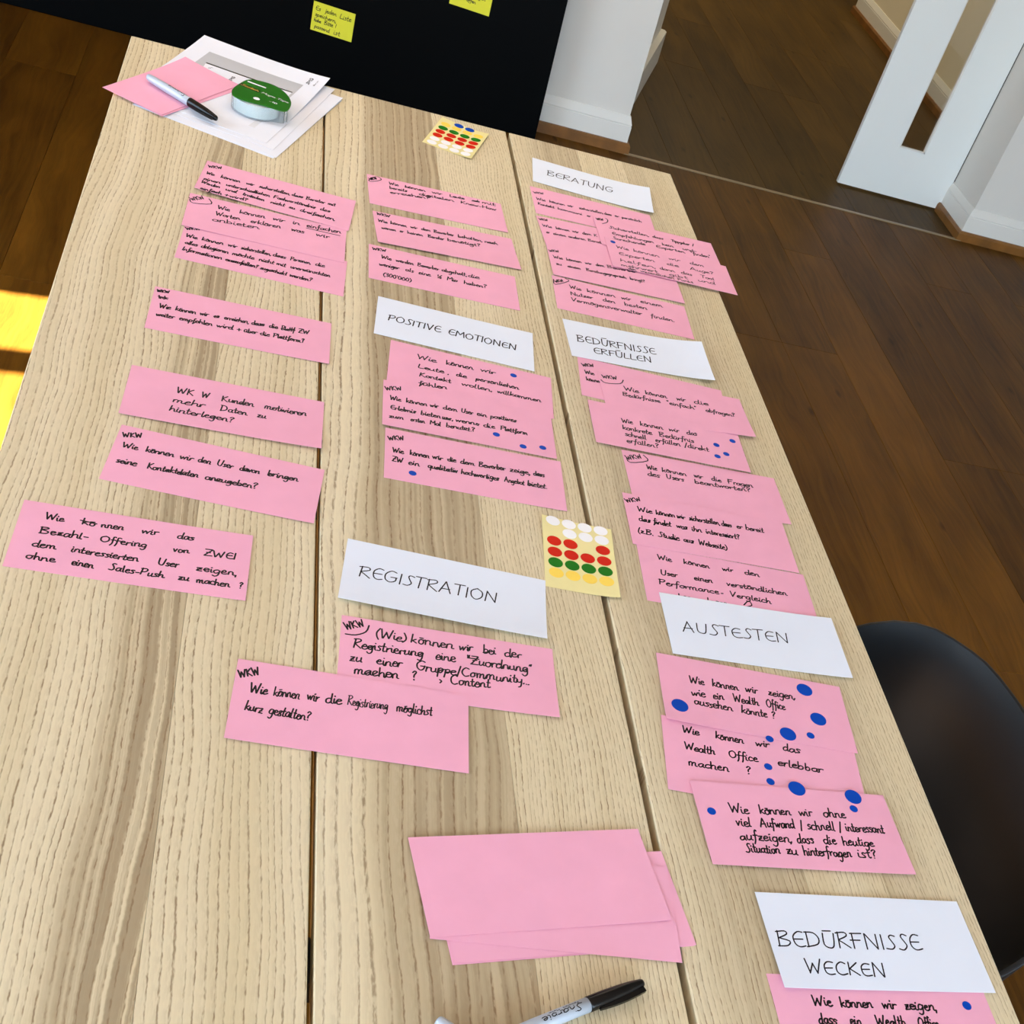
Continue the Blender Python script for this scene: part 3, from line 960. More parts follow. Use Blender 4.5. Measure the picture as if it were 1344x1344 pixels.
# written words: (text, start u, v, end u, v, cap height) in mm on the card; 'x' = extra pen lines; 'd' = dot stickers (1 = large)
CARDS = {
 'BER': {'p': [0.5026, 1.9888, -0.0936], 't': [('BERATUNG', -78.9, -8.3, 36.1, -6.0, 20.4)], 'x': []},
 'POS': {'p': [0.2361, 1.4077, -0.0765], 't': [('POSITIVE', -88.0, -8.2, -19.6, -7.4, 14.9), ('EMOTIONEN', -10.8, -7.3, 79.7, -6.2, 14.9)], 'x': []},
 'BEE': {'p': [0.4943, 1.4615, 0.0132], 't': [('BEDÜRFNISSE', -89.4, -7.1, 26.6, -2.0, 17.2), ('ERFÜLLEN', -69.2, -30.0, 16.0, -26.3, 14.9)], 'x': []},
 'REG': {'p': [0.195, 0.8965, -0.1041], 't': [('REGISTRATION', -88.0, -8.3, 52.2, -5.9, 18.0)], 'x': []},
 'AUS': {'p': [0.5311, 0.8904, -0.0248], 't': [('AUSTESTEN', -86.2, -11.7, 40.4, -4.4, 17.0)], 'x': []},
 'BEW': {'p': [0.55, 0.5014, 0.0254], 't': [('BEDÜRFNISSE', -96.5, -7.7, 45.8, -7.1, 16.0), ('WECKEN', -78.4, -33.8, -0.9, -34.9, 14.0)], 'x': []},
 'P1': {'p': [0.0032, 1.6858, -0.1068], 't': [('WKW', -97.8, 27.3, -80.0, 33.3, 7.8), ('Wie', -97.0, 4.5, -86.0, 5.1, 9.8), ('können', -77.6, 5.6, -51.9, 7.0, 9.8), ('wir', -44.0, 7.4, -33.2, 8.0, 9.8), ('sicherstellen,', -26.7, 8.4, 15.4, 10.7, 9.8), ('dass', 17.0, 10.7, 32.5, 11.6, 9.8), ('Berater', 36.5, 11.8, 62.8, 13.2, 9.8), ('mit', 66.9, 13.5, 77.0, 14.0, 9.8), ('einen', -96.9, -15.3, -74.7, -14.4, 9.8), ('unterschiedlichen', -67.0, -14.1, -9.3, -11.8, 9.8), ('Fachverständnis', -4.4, -11.6, 52.3, -9.4, 9.8), ('des', 58.4, -9.1, 72.5, -8.6, 9.8), ('Werden', -98.0, -27.9, -73.3, -28.2, 9.8), ('und', -65.5, -28.2, -50.9, -28.4, 9.8), ('trotzdem', -43.1, -28.5, -13.7, -28.8, 9.8), ('nicht', -5.8, -28.9, 13.0, -29.0, 9.8), ('zu', 18.9, -29.1, 26.9, -29.2, 9.8), ('dreifachen,', 33.8, -29.3, 82.0, -29.8, 9.8), ('einfach', -95.1, -48.2, -67.3, -46.1, 9.8), ('&', -63.5, -45.8, -58.7, -45.5, 9.8), ('wird?', -57.8, -45.4, -33.9, -43.7, 9.8)], 'x': []},
 'P2': {'p': [-0.0067, 1.5851, -0.0303], 't': [('WKW', -97.8, 26.4, -82.6, 40.9, 8.4), ('Wie', -65.5, 20.1, -49.7, 21.3, 11.4), ('können', -37.5, 22.3, -4.5, 24.8, 11.4), ('wir', 5.1, 25.6, 21.3, 26.9, 11.4), ('in', 31.0, 27.6, 40.6, 28.4, 11.4), ('einfachen', 49.4, 29.0, 95.5, 32.6, 11.4), ('Worten', -66.5, 1.2, -35.0, 3.1, 11.4), ('erklären', -21.9, 3.9, 16.9, 6.4, 11.4), ('was', 30.2, 7.2, 47.5, 8.3, 11.4), ('wir', 62.0, 9.2, 81.5, 10.4, 11.4), ('anbieten', -68.3, -17.1, -9.5, -9.7, 11.4)], 'x': [[(-100.9, 29.1), (-95.9, 20.8), (-74.0, 30.0), (-78.1, 43.4)], [(49.6, 25.2), (94.3, 25.8)]]},
 'P3': {'p': [-0.0067, 1.4983, -0.0528], 't': [('WKW', -99.3, 29.0, -82.3, 36.9, 6.5), ('Wie', -98.0, 10.2, -83.4, 10.7, 9.8), ('können', -78.1, 10.9, -52.1, 11.7, 9.8), ('wir', -46.7, 11.9, -34.9, 12.3, 9.8), ('sicherstellen,', -30.4, 12.5, 7.1, 13.7, 9.8), ('dass', 9.3, 13.8, 25.5, 14.4, 9.8), ('Personen,', 31.1, 14.5, 57.2, 15.4, 9.8), ('die', 62.8, 15.6, 75.1, 16.0, 9.8), ('alles', -96.0, -8.0, -81.0, -7.9, 9.8), ('delegieren', -76.6, -7.8, -43.5, -7.5, 9.8), ('möchte', -39.0, -7.5, -12.0, -7.2, 9.8), ('nicht', -6.5, -7.2, 12.7, -7.0, 9.8), ('mit', 15.4, -7.0, 27.3, -6.9, 9.8), ('unerwünschten', 32.9, -6.8, 83.1, -6.3, 9.8), ('Informationen', -97.1, -25.9, -49.3, -26.9, 9.8), ('auszufüllen?', -44.9, -27.0, -5.4, -27.9, 9.8), ('zugeschickt', -2.7, -27.9, 30.1, -28.6, 9.8), ('werden?', 33.7, -28.7, 61.3, -29.3, 9.8)], 'x': [[(-44.4, -23.2), (-29.2, -23.2), (-11.1, -24.5)]]},
 'P4': {'p': [-0.0248, 1.326, -0.0234], 't': [('WKW', -99.2, 35.7, -85.3, 38.4, 6.2), ('Ink', -96.0, 21.3, -85.5, 23.2, 7.5), ('Wie', -93.2, 1.3, -80.2, 2.0, 10.0), ('können', -75.0, 2.3, -52.4, 3.5, 10.0), ('wir', -48.3, 3.7, -38.4, 4.2, 10.0), ('es', -32.5, 4.5, -26.4, 4.9, 10.0), ('erreichen,', -20.7, 5.2, 7.2, 6.7, 10.0), ('dass', 10.2, 6.8, 24.8, 7.6, 10.0), ('die', 30.6, 7.9, 40.4, 8.4, 10.0), ('Plattf', 44.4, 8.6, 60.2, 9.5, 10.0), ('ZW', 64.2, 9.7, 77.1, 10.4, 10.0), ('weiter', -94.1, -17.6, -74.0, -16.8, 10.0), ('empfohlen', -68.8, -16.6, -32.2, -15.3, 10.0), ('wird', -27.9, -15.1, -9.1, -14.5, 10.0), ('&', -5.0, -14.3, 0.1, -14.1, 10.0), ('über', 3.0, -14.0, 18.0, -13.5, 10.0), ('die', 21.3, -13.4, 32.3, -13.0, 10.0), ('Plattform?', 36.2, -12.8, 72.1, -11.5, 10.0)], 'x': [[(-96.6, 26.3), (-85.7, 26.8)], [(44.2, 11.0), (60.4, 13.0)], [(45.4, 8.3), (59.9, 16.0)]]},
 'P5': {'p': [-0.0316, 1.1489, -0.0249], 't': [('WK', -53.5, 10.1, -34.9, 10.4, 11.5), ('W', -27.9, 10.6, -18.6, 10.8, 11.5), ('Kunden', -6.8, 11.0, 28.0, 11.7, 11.5), ('motivieren', 38.8, 11.9, 84.1, 12.8, 11.5), ('mehr', -54.5, -8.6, -21.6, -8.3, 11.5), ('Daten', -6.3, -8.1, 22.3, -7.8, 11.5), ('zu', 32.6, -7.7, 41.9, -7.6, 11.5), ('hinterlegen?', -55.9, -26.4, 9.7, -26.9, 11.5)], 'x': []},
 'P6': {'p': [-0.033, 1.0275, -0.1028], 't': [('WKW', -97.5, 26.8, -79.2, 32.6, 8.0), ('Wie', -94.7, 10.1, -79.3, 10.8, 10.0), ('können', -72.1, 11.1, -44.6, 12.2, 10.0), ('wir', -39.2, 12.5, -25.8, 13.0, 10.0), ('den', -21.6, 13.2, -8.7, 13.7, 10.0), ('User', -3.1, 14.0, 13.3, 14.7, 10.0), ('davon', 19.4, 14.9, 39.6, 15.8, 10.0), ('bringen', 47.5, 16.1, 78.6, 17.4, 10.0), ('seine', -94.5, -16.9, -74.8, -16.0, 10.0), ('Kontaktdaten', -65.4, -15.6, -16.4, -13.3, 10.0), ('anzugeben?', -9.7, -13.0, 40.9, -10.6, 10.0)], 'x': []},
 'P7': {'p': [-0.0968, 0.8906, -0.0239], 't': [('Wie', -81.7, 24.7, -65.0, 25.0, 9.5), ('kö', -50.1, 25.3, -37.6, 25.5, 9.5), ('nnen', -33.4, 25.6, -13.3, 26.0, 9.5), ('wir', 2.0, 26.3, 17.4, 26.6, 9.5), ('das', 34.3, 26.9, 49.4, 27.2, 9.5), ('Bezahl-', -82.5, 3.6, -40.3, 4.7, 9.5), ('Offering', -31.2, 4.9, 9.7, 6.0, 9.5), ('von', 32.1, 6.5, 47.2, 6.9, 9.5), ('ZWEI', 60.1, 7.2, 89.8, 8.0, 9.5), ('dem', -85.0, -15.7, -64.6, -15.7, 9.5), ('interessierten', -52.5, -15.6, 4.9, -15.6, 9.5), ('User', 21.6, -15.6, 40.2, -15.5, 9.5), ('zeigen,', 55.5, -15.5, 92.6, -15.5, 9.5), ('ohne', -86.8, -33.9, -62.7, -33.6, 9.5), ('einen', -49.3, -33.5, -30.7, -33.3, 9.5), ('Sales-Push', -18.5, -33.2, 29.5, -32.8, 9.5), ('zu', 41.6, -32.7, 51.0, -32.6, 9.5), ('machen', 57.2, -32.5, 87.1, -32.3, 9.5), ('?', 94.8, -32.2, 98.3, -32.2, 9.5)], 'x': [[(-51.3, 31.0), (-40.8, 29.9)]]},
 'P8': {'p': [0.1922, 0.7854, -0.0495], 't': [('WKW', -97.7, 28.2, -80.2, 37.4, 10.0), ('(Wie)', -70.9, 24.0, -41.2, 24.7, 12.5), ('können', -37.6, 24.7, 3.6, 25.7, 12.5), ('wir', 8.5, 25.8, 22.6, 26.1, 12.5), ('bei', 32.0, 26.3, 44.9, 26.7, 12.5), ('der', 53.2, 26.8, 70.8, 27.3, 12.5), ('Registrierung', -90.6, 6.1, -25.4, 7.2, 12.5), ('eine', -14.2, 7.4, 5.4, 7.8, 12.5), ('"Zuordnung"', 15.6, 7.9, 79.9, 9.0, 12.5), ('zu', -92.7, -12.4, -81.3, -12.1, 12.5), ('einer', -68.6, -11.8, -44.6, -11.3, 12.5), ('Gruppe/Community...', -32.4, -11.0, 76.5, -8.4, 12.5), ('machen', -88.5, -28.8, -47.3, -26.2, 12.5), ('?', -35.7, -25.4, -31.1, -25.1, 12.5), ('>', -10.4, -23.8, -7.1, -23.6, 12.5), ('Content', 0.0, -23.1, 38.0, -20.7, 12.5)], 'x': [[(-97.9, 22.5), (-88.5, 23.3), (-79.4, 29.7), (-76.7, 39.3)], [(17.0, 16.1), (28.0, 16.5)]]},
 'P9': {'p': [0.1018, 0.7082, -0.0636], 't': [('WKW', -99.2, 24.8, -81.8, 31.8, 9.0), ('Wie', -89.2, 8.3, -73.6, 8.9, 12.0), ('können', -68.7, 9.1, -46.6, 10.0, 12.0), ('wir', -40.8, 10.3, -29.9, 10.7, 12.0), ('die', -24.9, 10.9, -10.2, 11.5, 12.0), ('Registrierung', -5.8, 11.7, 29.7, 13.1, 12.0), ('möglichst', 37.2, 13.4, 69.4, 14.7, 12.0), ('kurz', -90.5, -13.4, -75.4, -13.5, 12.0), ('gestalten?', -70.6, -13.6, -35.9, -13.9, 12.0)], 'x': []},
 'P10': {'p': [0.2313, 1.7833, 0.0307], 't': [('WKW', -97.5, 29.1, -86.9, 38.0, 6.5), ('Wie', -70.9, 28.5, -56.3, 29.3, 9.1), ('können', -46.9, 29.8, -15.9, 31.3, 9.1), ('wir', -6.0, 31.9, 10.0, 32.7, 9.1), ('Leute', 21.1, 33.2, 44.3, 34.4, 9.1), ('auch', 56.5, 35.1, 67.8, 35.6, 9.1), ('mit', 71.9, 35.8, 93.5, 37.0, 9.1), ('bereits', -70.7, 14.6, -44.5, 15.5, 9.1), ('digitalen', -26.9, 16.1, 26.7, 18.0, 9.1), ('Know-How', 36.7, 18.3, 92.6, 20.3, 9.1), ('erreichen?', -70.6, -0.9, -10.8, 8.3, 9.1)], 'x': [[(-100.5, 27.6), (-95.6, 38.0), (-86.5, 46.2), (-81.4, 40.0), (-87.2, 32.1), (-98.1, 24.4), (-100.5, 27.6)], [(55.9, 35.1), (68.2, 39.3)]]},
 'P11': {'p': [0.2392, 1.6674, 0.058], 't': [('WKW', -97.9, 37.8, -78.4, 37.1, 7.8), ('Wie', -97.6, 16.8, -83.8, 17.0, 9.1), ('können', -79.5, 17.0, -56.4, 17.3, 9.1), ('wir', -51.2, 17.4, -40.9, 17.5, 9.1), ('dem', -35.2, 17.5, -22.0, 17.7, 9.1), ('Bewerber', -17.3, 17.7, 12.3, 18.1, 9.1), ('behalten,', 18.1, 18.1, 54.9, 18.5, 9.1), ('nach', 57.8, 18.6, 77.4, 18.8, 9.1), ('warum', -94.1, -4.0, -73.5, -3.3, 9.1), ('er', -67.9, -3.1, -62.4, -2.9, 9.1), ('keinen', -57.2, -2.7, -35.3, -2.0, 9.1), ('Berater', -27.8, -1.8, -4.2, -1.0, 9.1), ('benötigt?', 0.6, -0.8, 49.6, 0.8, 9.1)], 'x': []},
 'P12': {'p': [0.2292, 1.5553, -0.0154], 't': [('WKW', -97.9, 32.5, -78.4, 35.1, 7.8), ('Wie', -86.2, 13.6, -72.1, 14.0, 10.4), ('werden', -66.2, 14.1, -41.9, 14.7, 10.4), ('Bewerber', -36.5, 14.9, -6.8, 15.6, 10.4), ('abgeholt,', -3.2, 15.7, 32.4, 16.6, 10.4), ('die', 33.3, 16.6, 49.9, 17.1, 10.4), ('weniger', -88.9, -7.4, -61.7, -7.1, 10.4), ('als', -53.5, -7.0, -42.3, -6.9, 10.4), ('eine', -35.8, -6.8, -19.2, -6.6, 10.4), ('½', -10.3, -6.5, -4.0, -6.4, 10.4), ('Mio', 3.2, -6.4, 17.6, -6.2, 10.4), ('haben?', 26.6, -6.1, 58.6, -5.7, 10.4), ("(300'000)", -84.1, -35.4, -45.9, -34.8, 10.4)], 'x': []},
 'P13': {'p': [0.2499, 1.3049, -0.0774], 't': [('Wie', -69.5, 17.9, -44.8, 19.5, 11.0), ('können', -33.1, 20.3, 1.6, 22.6, 11.0), ('wir', 10.2, 23.2, 30.4, 24.5, 11.0), ('Leute', -67.6, -3.1, -34.7, -1.9, 9.0), (',', -30.5, -1.7, -28.4, -1.7, 9.0), ('die', -20.0, -1.4, -6.8, -0.9, 9.0), ('persönlichen', 4.5, -0.5, 59.5, 1.6, 9.0), ('Kontakt', -65.0, -21.8, -25.9, -20.4, 9.0), ('wollen,', -13.3, -20.0, 25.9, -18.6, 9.0), ('willkommen', 31.2, -18.4, 87.4, -16.4, 9.0), ('fühlen', -64.7, -41.2, -30.2, -37.1, 9.0)], 'x': [], 'd': [(53.1, 32.1, 0)]},
 'P14': {'p': [0.2408, 1.2126, -0.0381], 't': [('WKW', -99.8, 25.7, -79.9, 32.3, 8.0), ('Wie', -95.0, 7.4, -81.7, 7.9, 9.2), ('können', -75.8, 8.2, -51.1, 9.3, 9.2), ('wir', -47.7, 9.4, -37.6, 9.9, 9.2), ('dem', -32.1, 10.1, -14.2, 10.9, 9.2), ('User', -10.1, 11.1, 4.3, 11.7, 9.2), ('ein', 8.8, 11.9, 20.8, 12.4, 9.2), ('positives', 25.0, 12.6, 57.4, 14.0, 9.2), ('Erlebnis', -94.3, -12.6, -64.4, -11.9, 9.2), ('bieten', -58.8, -11.8, -34.9, -11.3, 9.2), ('usw', -33.3, -11.2, -22.8, -11.0, 9.2), (',', -21.8, -11.0, -20.4, -10.9, 9.2), ('wenn', -17.8, -10.9, 5.6, -10.4, 9.2), ('er', 6.6, -10.3, 11.3, -10.2, 9.2), ('die', 15.8, -10.1, 29.8, -9.8, 9.2), ('Plattform', 36.4, -9.7, 69.6, -8.9, 9.2), ('zum', -95.0, -31.3, -78.1, -30.3, 9.2), ('ersten', -70.3, -29.8, -54.0, -28.9, 9.2), ('Mal', -48.0, -28.5, -35.1, -27.8, 9.2), ('benutzt.?', -29.1, -27.5, 5.1, -25.5, 9.2)], 'x': [[(-32.9, -11.6), (-23.2, -10.3)]], 'd': [(30.8, -21.7, 0), (62.2, -36.2, 0), (86.5, -30.2, 0)]},
 'P15': {'p': [0.2409, 1.1131, -0.0404], 't': [('WKW', -99.0, 24.3, -80.4, 29.8, 8.0), ('Wie', -94.3, 2.6, -81.7, 3.2, 9.8), ('können', -74.9, 3.5, -53.1, 4.5, 9.8), ('wir', -49.7, 4.6, -37.7, 5.1, 9.8), ('die', -32.3, 5.4, -22.6, 5.8, 9.8), ('dem', -17.8, 6.0, -1.2, 6.8, 9.8), ('Bewerber', 3.7, 7.0, 34.4, 8.4, 9.8), ('zeige,', 39.4, 8.6, 64.0, 9.7, 9.8), ('dass', 67.5, 9.9, 80.6, 10.5, 9.8), ('ZW', -94.6, -15.4, -82.3, -15.2, 9.8), ('ein', -76.3, -15.1, -64.0, -14.9, 9.8), ('qualitativ', -55.1, -14.7, -21.1, -14.1, 9.8), ('hochwertiges', -17.3, -14.0, 25.9, -13.2, 9.8), ('Angebot', 31.8, -13.1, 55.5, -12.7, 9.8), ('bietet.', 59.0, -12.6, 82.0, -12.2, 9.8)], 'x': [[(-32.3, 9.3), (-22.6, 9.9)]], 'd': [(-71.5, -30.6, 0)]},
 'P19': {'p': [0.4917, 1.582, -0.03], 't': [('WKW', -98.0, 27.2, -84.7, 37.3, 6.2), ('Wie', -78.5, 19.8, -60.5, 20.9, 10.6), ('können', -52.1, 21.5, -8.3, 24.4, 10.6), ('wir', 0.3, 24.9, 16.3, 26.0, 10.6), ('einem', 30.4, 26.9, 66.2, 29.3, 10.6), ('Nutzer', -79.2, 0.7, -44.5, 3.4, 10.6), ('den', -30.1, 4.5, -10.6, 6.0, 10.6), ('besten', 3.3, 7.1, 38.6, 9.9, 10.6), ('Vermögensverwalter', -79.8, -17.1, 28.2, -11.3, 10.6), ('finden.', 41.2, -10.6, 78.8, -8.6, 10.6)], 'x': [[(-100.7, 36.3), (-99.7, 21.6), (-77.6, 41.6), (-82.3, 47.5)]]},
 'P21': {'p': [0.5964, 1.7478, -0.0161], 't': [('Wie', -87.5, 18.3, -66.5, 19.3, 9.8), ('können', -58.6, 19.7, -15.4, 21.6, 9.8), ('wir', -0.1, 22.3, 20.1, 23.2, 9.8), ('dem', 36.4, 24.0, 61.0, 25.1, 9.8), ('Experten', -86.6, -3.3, -26.3, 0.3, 9.8), ('die', -6.3, 1.5, 13.8, 2.7, 9.8), ('Auge?', 32.6, 3.8, 73.5, 6.2, 9.8), ('helfen,', -87.2, -25.7, -27.3, -21.6, 9.8), ('dann', -22.0, -21.2, 3.2, -19.5, 9.8), ('das', 13.9, -18.7, 32.7, -17.4, 9.8), ('Tool', 47.5, -16.4, 70.6, -14.8, 9.8), ('mehrwert', -88.2, -41.4, -27.2, -36.7, 9.8), ('gibt', -10.0, -35.4, 23.2, -32.9, 9.8), ('und', 39.3, -31.6, 69.1, -29.3, 9.8), ('den', -77.6, -47.6, -64.8, -47.1, 6.9), ('wesentlichen', -58.4, -46.9, -2.6, -45.0, 6.9), ('Punkt', 2.7, -44.8, 29.1, -43.9, 6.9)], 'x': [], 'd': [(-90.2, 36.7, 0)]},
 'P23': {'p': [0.5261, 1.3372, 0.0013], 't': [('WKW', -97.2, 31.8, -75.7, 35.4, 8.0), ('Wie', -70.7, 11.4, -49.7, 11.9, 10.3), ('können', -40.7, 12.1, -10.4, 12.9, 10.3), ('wir', 3.2, 13.2, 16.9, 13.6, 10.3), ('die', 28.3, 13.8, 50.2, 14.4, 10.3), ('Bedürfnisse', -74.5, -2.3, -22.2, -2.3, 9.2), ('"einfach"', -13.3, -2.3, 29.5, -2.3, 9.2), ('abfragen?', 42.1, -2.3, 84.6, -2.3, 9.2)], 'x': [[(-100.1, 26.9), (-94.4, 21.2), (-73.8, 26.4), (-67.6, 37.4)]]},
 'P24': {'p': [0.5008, 1.2564, -0.0268], 't': [('Wie', -62.3, 10.5, -46.9, 11.1, 10.3), ('können', -37.3, 11.4, -6.1, 12.6, 10.3), ('wir', 1.5, 12.9, 16.8, 13.5, 10.3), ('das', 26.6, 13.9, 40.9, 14.4, 10.3), ('konkrete', -62.9, -5.7, -23.8, -5.1, 10.3), ('Bedürfnis', -14.2, -5.0, 33.3, -4.2, 10.3), ('schnell', -61.7, -20.4, -33.4, -19.8, 10.3), ('erfüllen', -21.3, -19.6, 12.4, -18.9, 10.3), ('/direkt', 17.8, -18.7, 51.4, -18.0, 10.3), ('erfüllen?', -61.6, -34.9, -18.7, -33.9, 10.3)], 'x': [], 'd': [(91.0, 19.3, 0), (65.0, 1.7, 0), (75.2, -15.6, 0), (61.2, -25.4, 0)]},
 'P25': {'p': [0.5315, 1.1589, -0.0142], 't': [('WKW', -97.2, 26.9, -76.1, 37.4, 8.8), ('Wie', -75.0, 15.8, -61.0, 16.0, 9.4), ('können', -54.8, 16.1, -22.5, 16.5, 9.4), ('wir', -13.0, 16.7, -0.8, 16.8, 9.4), ('die', 10.2, 17.0, 24.1, 17.2, 9.4), ('Fragen', 32.6, 17.3, 67.1, 17.8, 9.4), ('des', -75.6, 1.6, -59.6, 2.2, 9.4), ('Users', -51.3, 2.5, -28.1, 3.4, 9.4), ('beantworten?', -14.4, 3.9, 61.4, 6.9, 9.4)], 'x': [[(-98.3, 33.2), (-94.7, 23.0), (-70.5, 33.7), (-74.5, 44.6)]]},
 'P26': {'p': [0.5169, 1.0655, -0.0284], 't': [('WKW', -99.8, 28.2, -79.9, 37.7, 7.7), ('Wie', -88.5, 15.6, -69.7, 16.0, 9.9), ('können', -65.4, 16.1, -41.6, 16.7, 9.9), ('wir', -39.3, 16.7, -28.7, 17.0, 9.9), ('sicherstellen,', -23.7, 17.1, 15.7, 18.0, 9.9), ('dass', 17.7, 18.0, 30.6, 18.3, 9.9), ('er bereit', 36.7, 18.5, 72.7, 19.3, 9.9), ('das', -89.1, -2.6, -75.0, -2.7, 9.9), ('findet', -71.2, -2.7, -49.2, -2.9, 9.9), ('was', -42.9, -3.0, -29.2, -3.1, 9.9), ('ihn', -24.2, -3.2, -11.4, -3.3, 9.9), ('interessiert?', -6.4, -3.4, 36.7, -3.8, 9.9), ('(z.B.', -93.7, -25.9, -74.7, -26.3, 9.9), ('Studie', -69.0, -26.5, -43.0, -27.1, 9.9), ('aus', -38.2, -27.3, -25.9, -27.6, 9.9), ('Webseite)', -20.1, -27.7, 15.7, -28.6, 9.9)], 'x': []},
 'P28': {'p': [0.5065, 0.7856, -0.0816], 't': [('Wie', -71.1, 11.7, -54.6, 12.2, 11.0), ('können', -46.3, 12.4, -17.5, 13.3, 11.0), ('wir', -10.0, 13.6, 4.1, 14.0, 11.0), ('zeigen,', 15.5, 14.4, 46.0, 15.4, 11.0), ('wie', -70.9, -6.6, -56.0, -6.1, 11.0), ('ein', -47.8, -5.8, -35.8, -5.3, 11.0), ('Wealth', -25.7, -5.0, 2.1, -4.0, 11.0), ('Office', 10.2, -3.7, 31.3, -2.9, 11.0), ('aussehen', -69.4, -19.4, -28.7, -19.4, 11.0), ('könnte', -19.2, -19.4, 8.9, -19.3, 11.0), ('?', 13.5, -19.3, 18.1, -19.3, 11.0)], 'x': [], 'd': [(59.3, 32.9, 1), (-85.6, -25.6, 1), (66.8, -8.1, 1), (27.8, -38.0, 1), (53.1, -34.4, 0), (6.0, -49.6, 0)]},
 'P30': {'p': [0.5136, 0.6242, 0.0256], 't': [('Wie', -71.2, 12.4, -51.3, 12.8, 11.0), ('können', -40.2, 13.1, -7.8, 13.8, 11.0), ('wir', 0.7, 14.0, 15.0, 14.4, 11.0), ('ohne', 26.9, 14.6, 50.7, 15.2, 11.0), ('viel', -68.3, -2.7, -52.8, -2.4, 11.0), ('Aufwand', -44.0, -2.3, -8.4, -1.7, 11.0), ('/', -2.8, -1.7, -0.0, -1.6, 11.0), ('schnell', 4.6, -1.5, 34.0, -1.1, 11.0), ('/', 38.1, -1.0, 41.2, -1.0, 11.0), ('interessant', 45.3, -0.9, 87.0, -0.2, 11.0), ('aufzeigen,', -68.8, -19.1, -15.8, -18.5, 11.0), ('dass', -11.1, -18.4, 6.4, -18.2, 11.0), ('die', 16.4, -18.1, 30.1, -18.0, 11.0), ('heutige', 36.2, -17.9, 69.4, -17.5, 11.0), ('Situation', -66.6, -32.6, -32.1, -32.3, 11.0), ('zu', -25.7, -32.2, -14.6, -32.2, 11.0), ('hinterfragen', -8.7, -32.1, 41.1, -31.7, 11.0), ('ist?', 47.7, -31.7, 68.5, -31.5, 11.0)], 'x': [], 'd': [(8.3, 48.1, 1), (67.5, 42.9, 1), (62.9, 27.7, 0), (-89.1, 12.3, 0)]},
 'BLK': {'p': [0.2536, 0.5439, 0.1434]},
 'P16': {'p': [0.4912, 1.8807, -0.0005], 't': [('WKW', -98.5, 23.5, -81.0, 27.7, 6.8), ('Wie', -96.9, 2.0, -81.2, 2.8, 8.8), ('können', -74.6, 3.2, -49.4, 4.6, 8.8), ('wir', -44.8, 4.8, -34.7, 5.4, 8.8), ('sicherstellen,', -25.3, 5.9, 16.6, 8.1, 8.8), ('dass', 17.9, 8.2, 30.2, 8.9, 8.8), ('er', 35.7, 9.2, 43.9, 9.6, 8.8), ('persönlich', 48.1, 9.8, 82.7, 11.7, 8.8), ('Kontakt', -96.2, -15.2, -68.9, -15.4, 8.8), ('kommuni', -63.7, -15.5, -22.9, -15.9, 8.8), ('er', -15.0, -16.0, -8.3, -16.0, 8.8)], 'x': []},
 'P17': {'p': [0.4923, 1.78, 0.0606], 't': [('WKW', -99.2, 33.5, -84.7, 36.1, 6.8), ('Wie', -97.6, 13.4, -82.2, 14.0, 8.8), ('können', -75.7, 14.3, -53.7, 15.2, 8.8), ('wir', -49.2, 15.4, -38.0, 15.9, 8.8), ('dem', -32.7, 16.1, -16.9, 16.7, 8.8), ('K', -12.9, 16.9, -7.6, 17.1, 8.8), ('er', -94.8, -7.0, -89.2, -6.9, 8.8), ('einem', -84.1, -6.7, -62.8, -6.1, 8.8), ('anderen', -59.5, -6.0, -31.7, -5.2, 8.8), ('Berater.', -27.3, -5.0, 3.7, -4.1, 8.8)], 'x': []},
 'P18': {'p': [0.4953, 1.6826, 0.0047], 't': [('WKW', -99.8, 22.3, -84.0, 27.1, 6.8), ('Wie', -96.2, 4.1, -81.3, 5.5, 8.8), ('können', -75.6, 6.1, -51.8, 8.4, 8.8), ('wir', -46.3, 8.9, -35.4, 9.9, 8.8), ('dem', -29.1, 10.5, -15.1, 11.9, 8.8), ('Bewerber', -10.7, 12.3, 37.8, 16.9, 8.8), ('zu', -94.2, -15.6, -85.7, -15.2, 8.8), ('einem', -76.6, -14.8, -56.1, -13.8, 8.8), ('Beratungsgespräch', -47.5, -13.4, 15.8, -10.5, 8.8), ('bringt?', 21.7, -10.3, 46.0, -9.1, 8.8)], 'x': []},
 'P20': {'p': [0.5886, 1.821, 0.0133], 't': [('WKW', -97.4, 35.0, -84.9, 38.3, 7.2), ('Sicherstellen,', -80.6, 15.6, -11.5, 18.0, 9.0), ('dass', -6.1, 18.2, 13.2, 18.9, 9.0), ('Tippgeber', 27.1, 19.3, 59.2, 20.4, 9.0), ('/', 63.4, 20.6, 67.6, 20.7, 9.0), ('Empfehlungen', -78.7, -5.2, -7.4, -2.7, 9.0), ('kein', 6.3, -2.2, 26.9, -1.5, 9.0), ('und-', 42.1, -1.0, 67.2, -0.1, 9.0), ('Sprechende', -80.2, -21.9, -24.5, -17.6, 9.0), ('Experten', -5.9, -16.1, 43.9, -12.3, 9.0), ('"finden"', 55.0, -11.4, 90.3, -8.6, 9.0)], 'x': [[(-89.5, 26.1), (-80.6, 34.8), (-77.7, 44.6), (-80.4, 49.4)]]},
 'P22': {'p': [0.4994, 1.3595, -0.0681], 't': [('WKW', -96.9, 24.5, -80.1, 29.9, 7.2), ('Wie', -94.8, 7.0, -81.7, 8.5, 9.0), ('können', -93.8, -9.9, -72.0, -7.4, 9.0)], 'x': []},
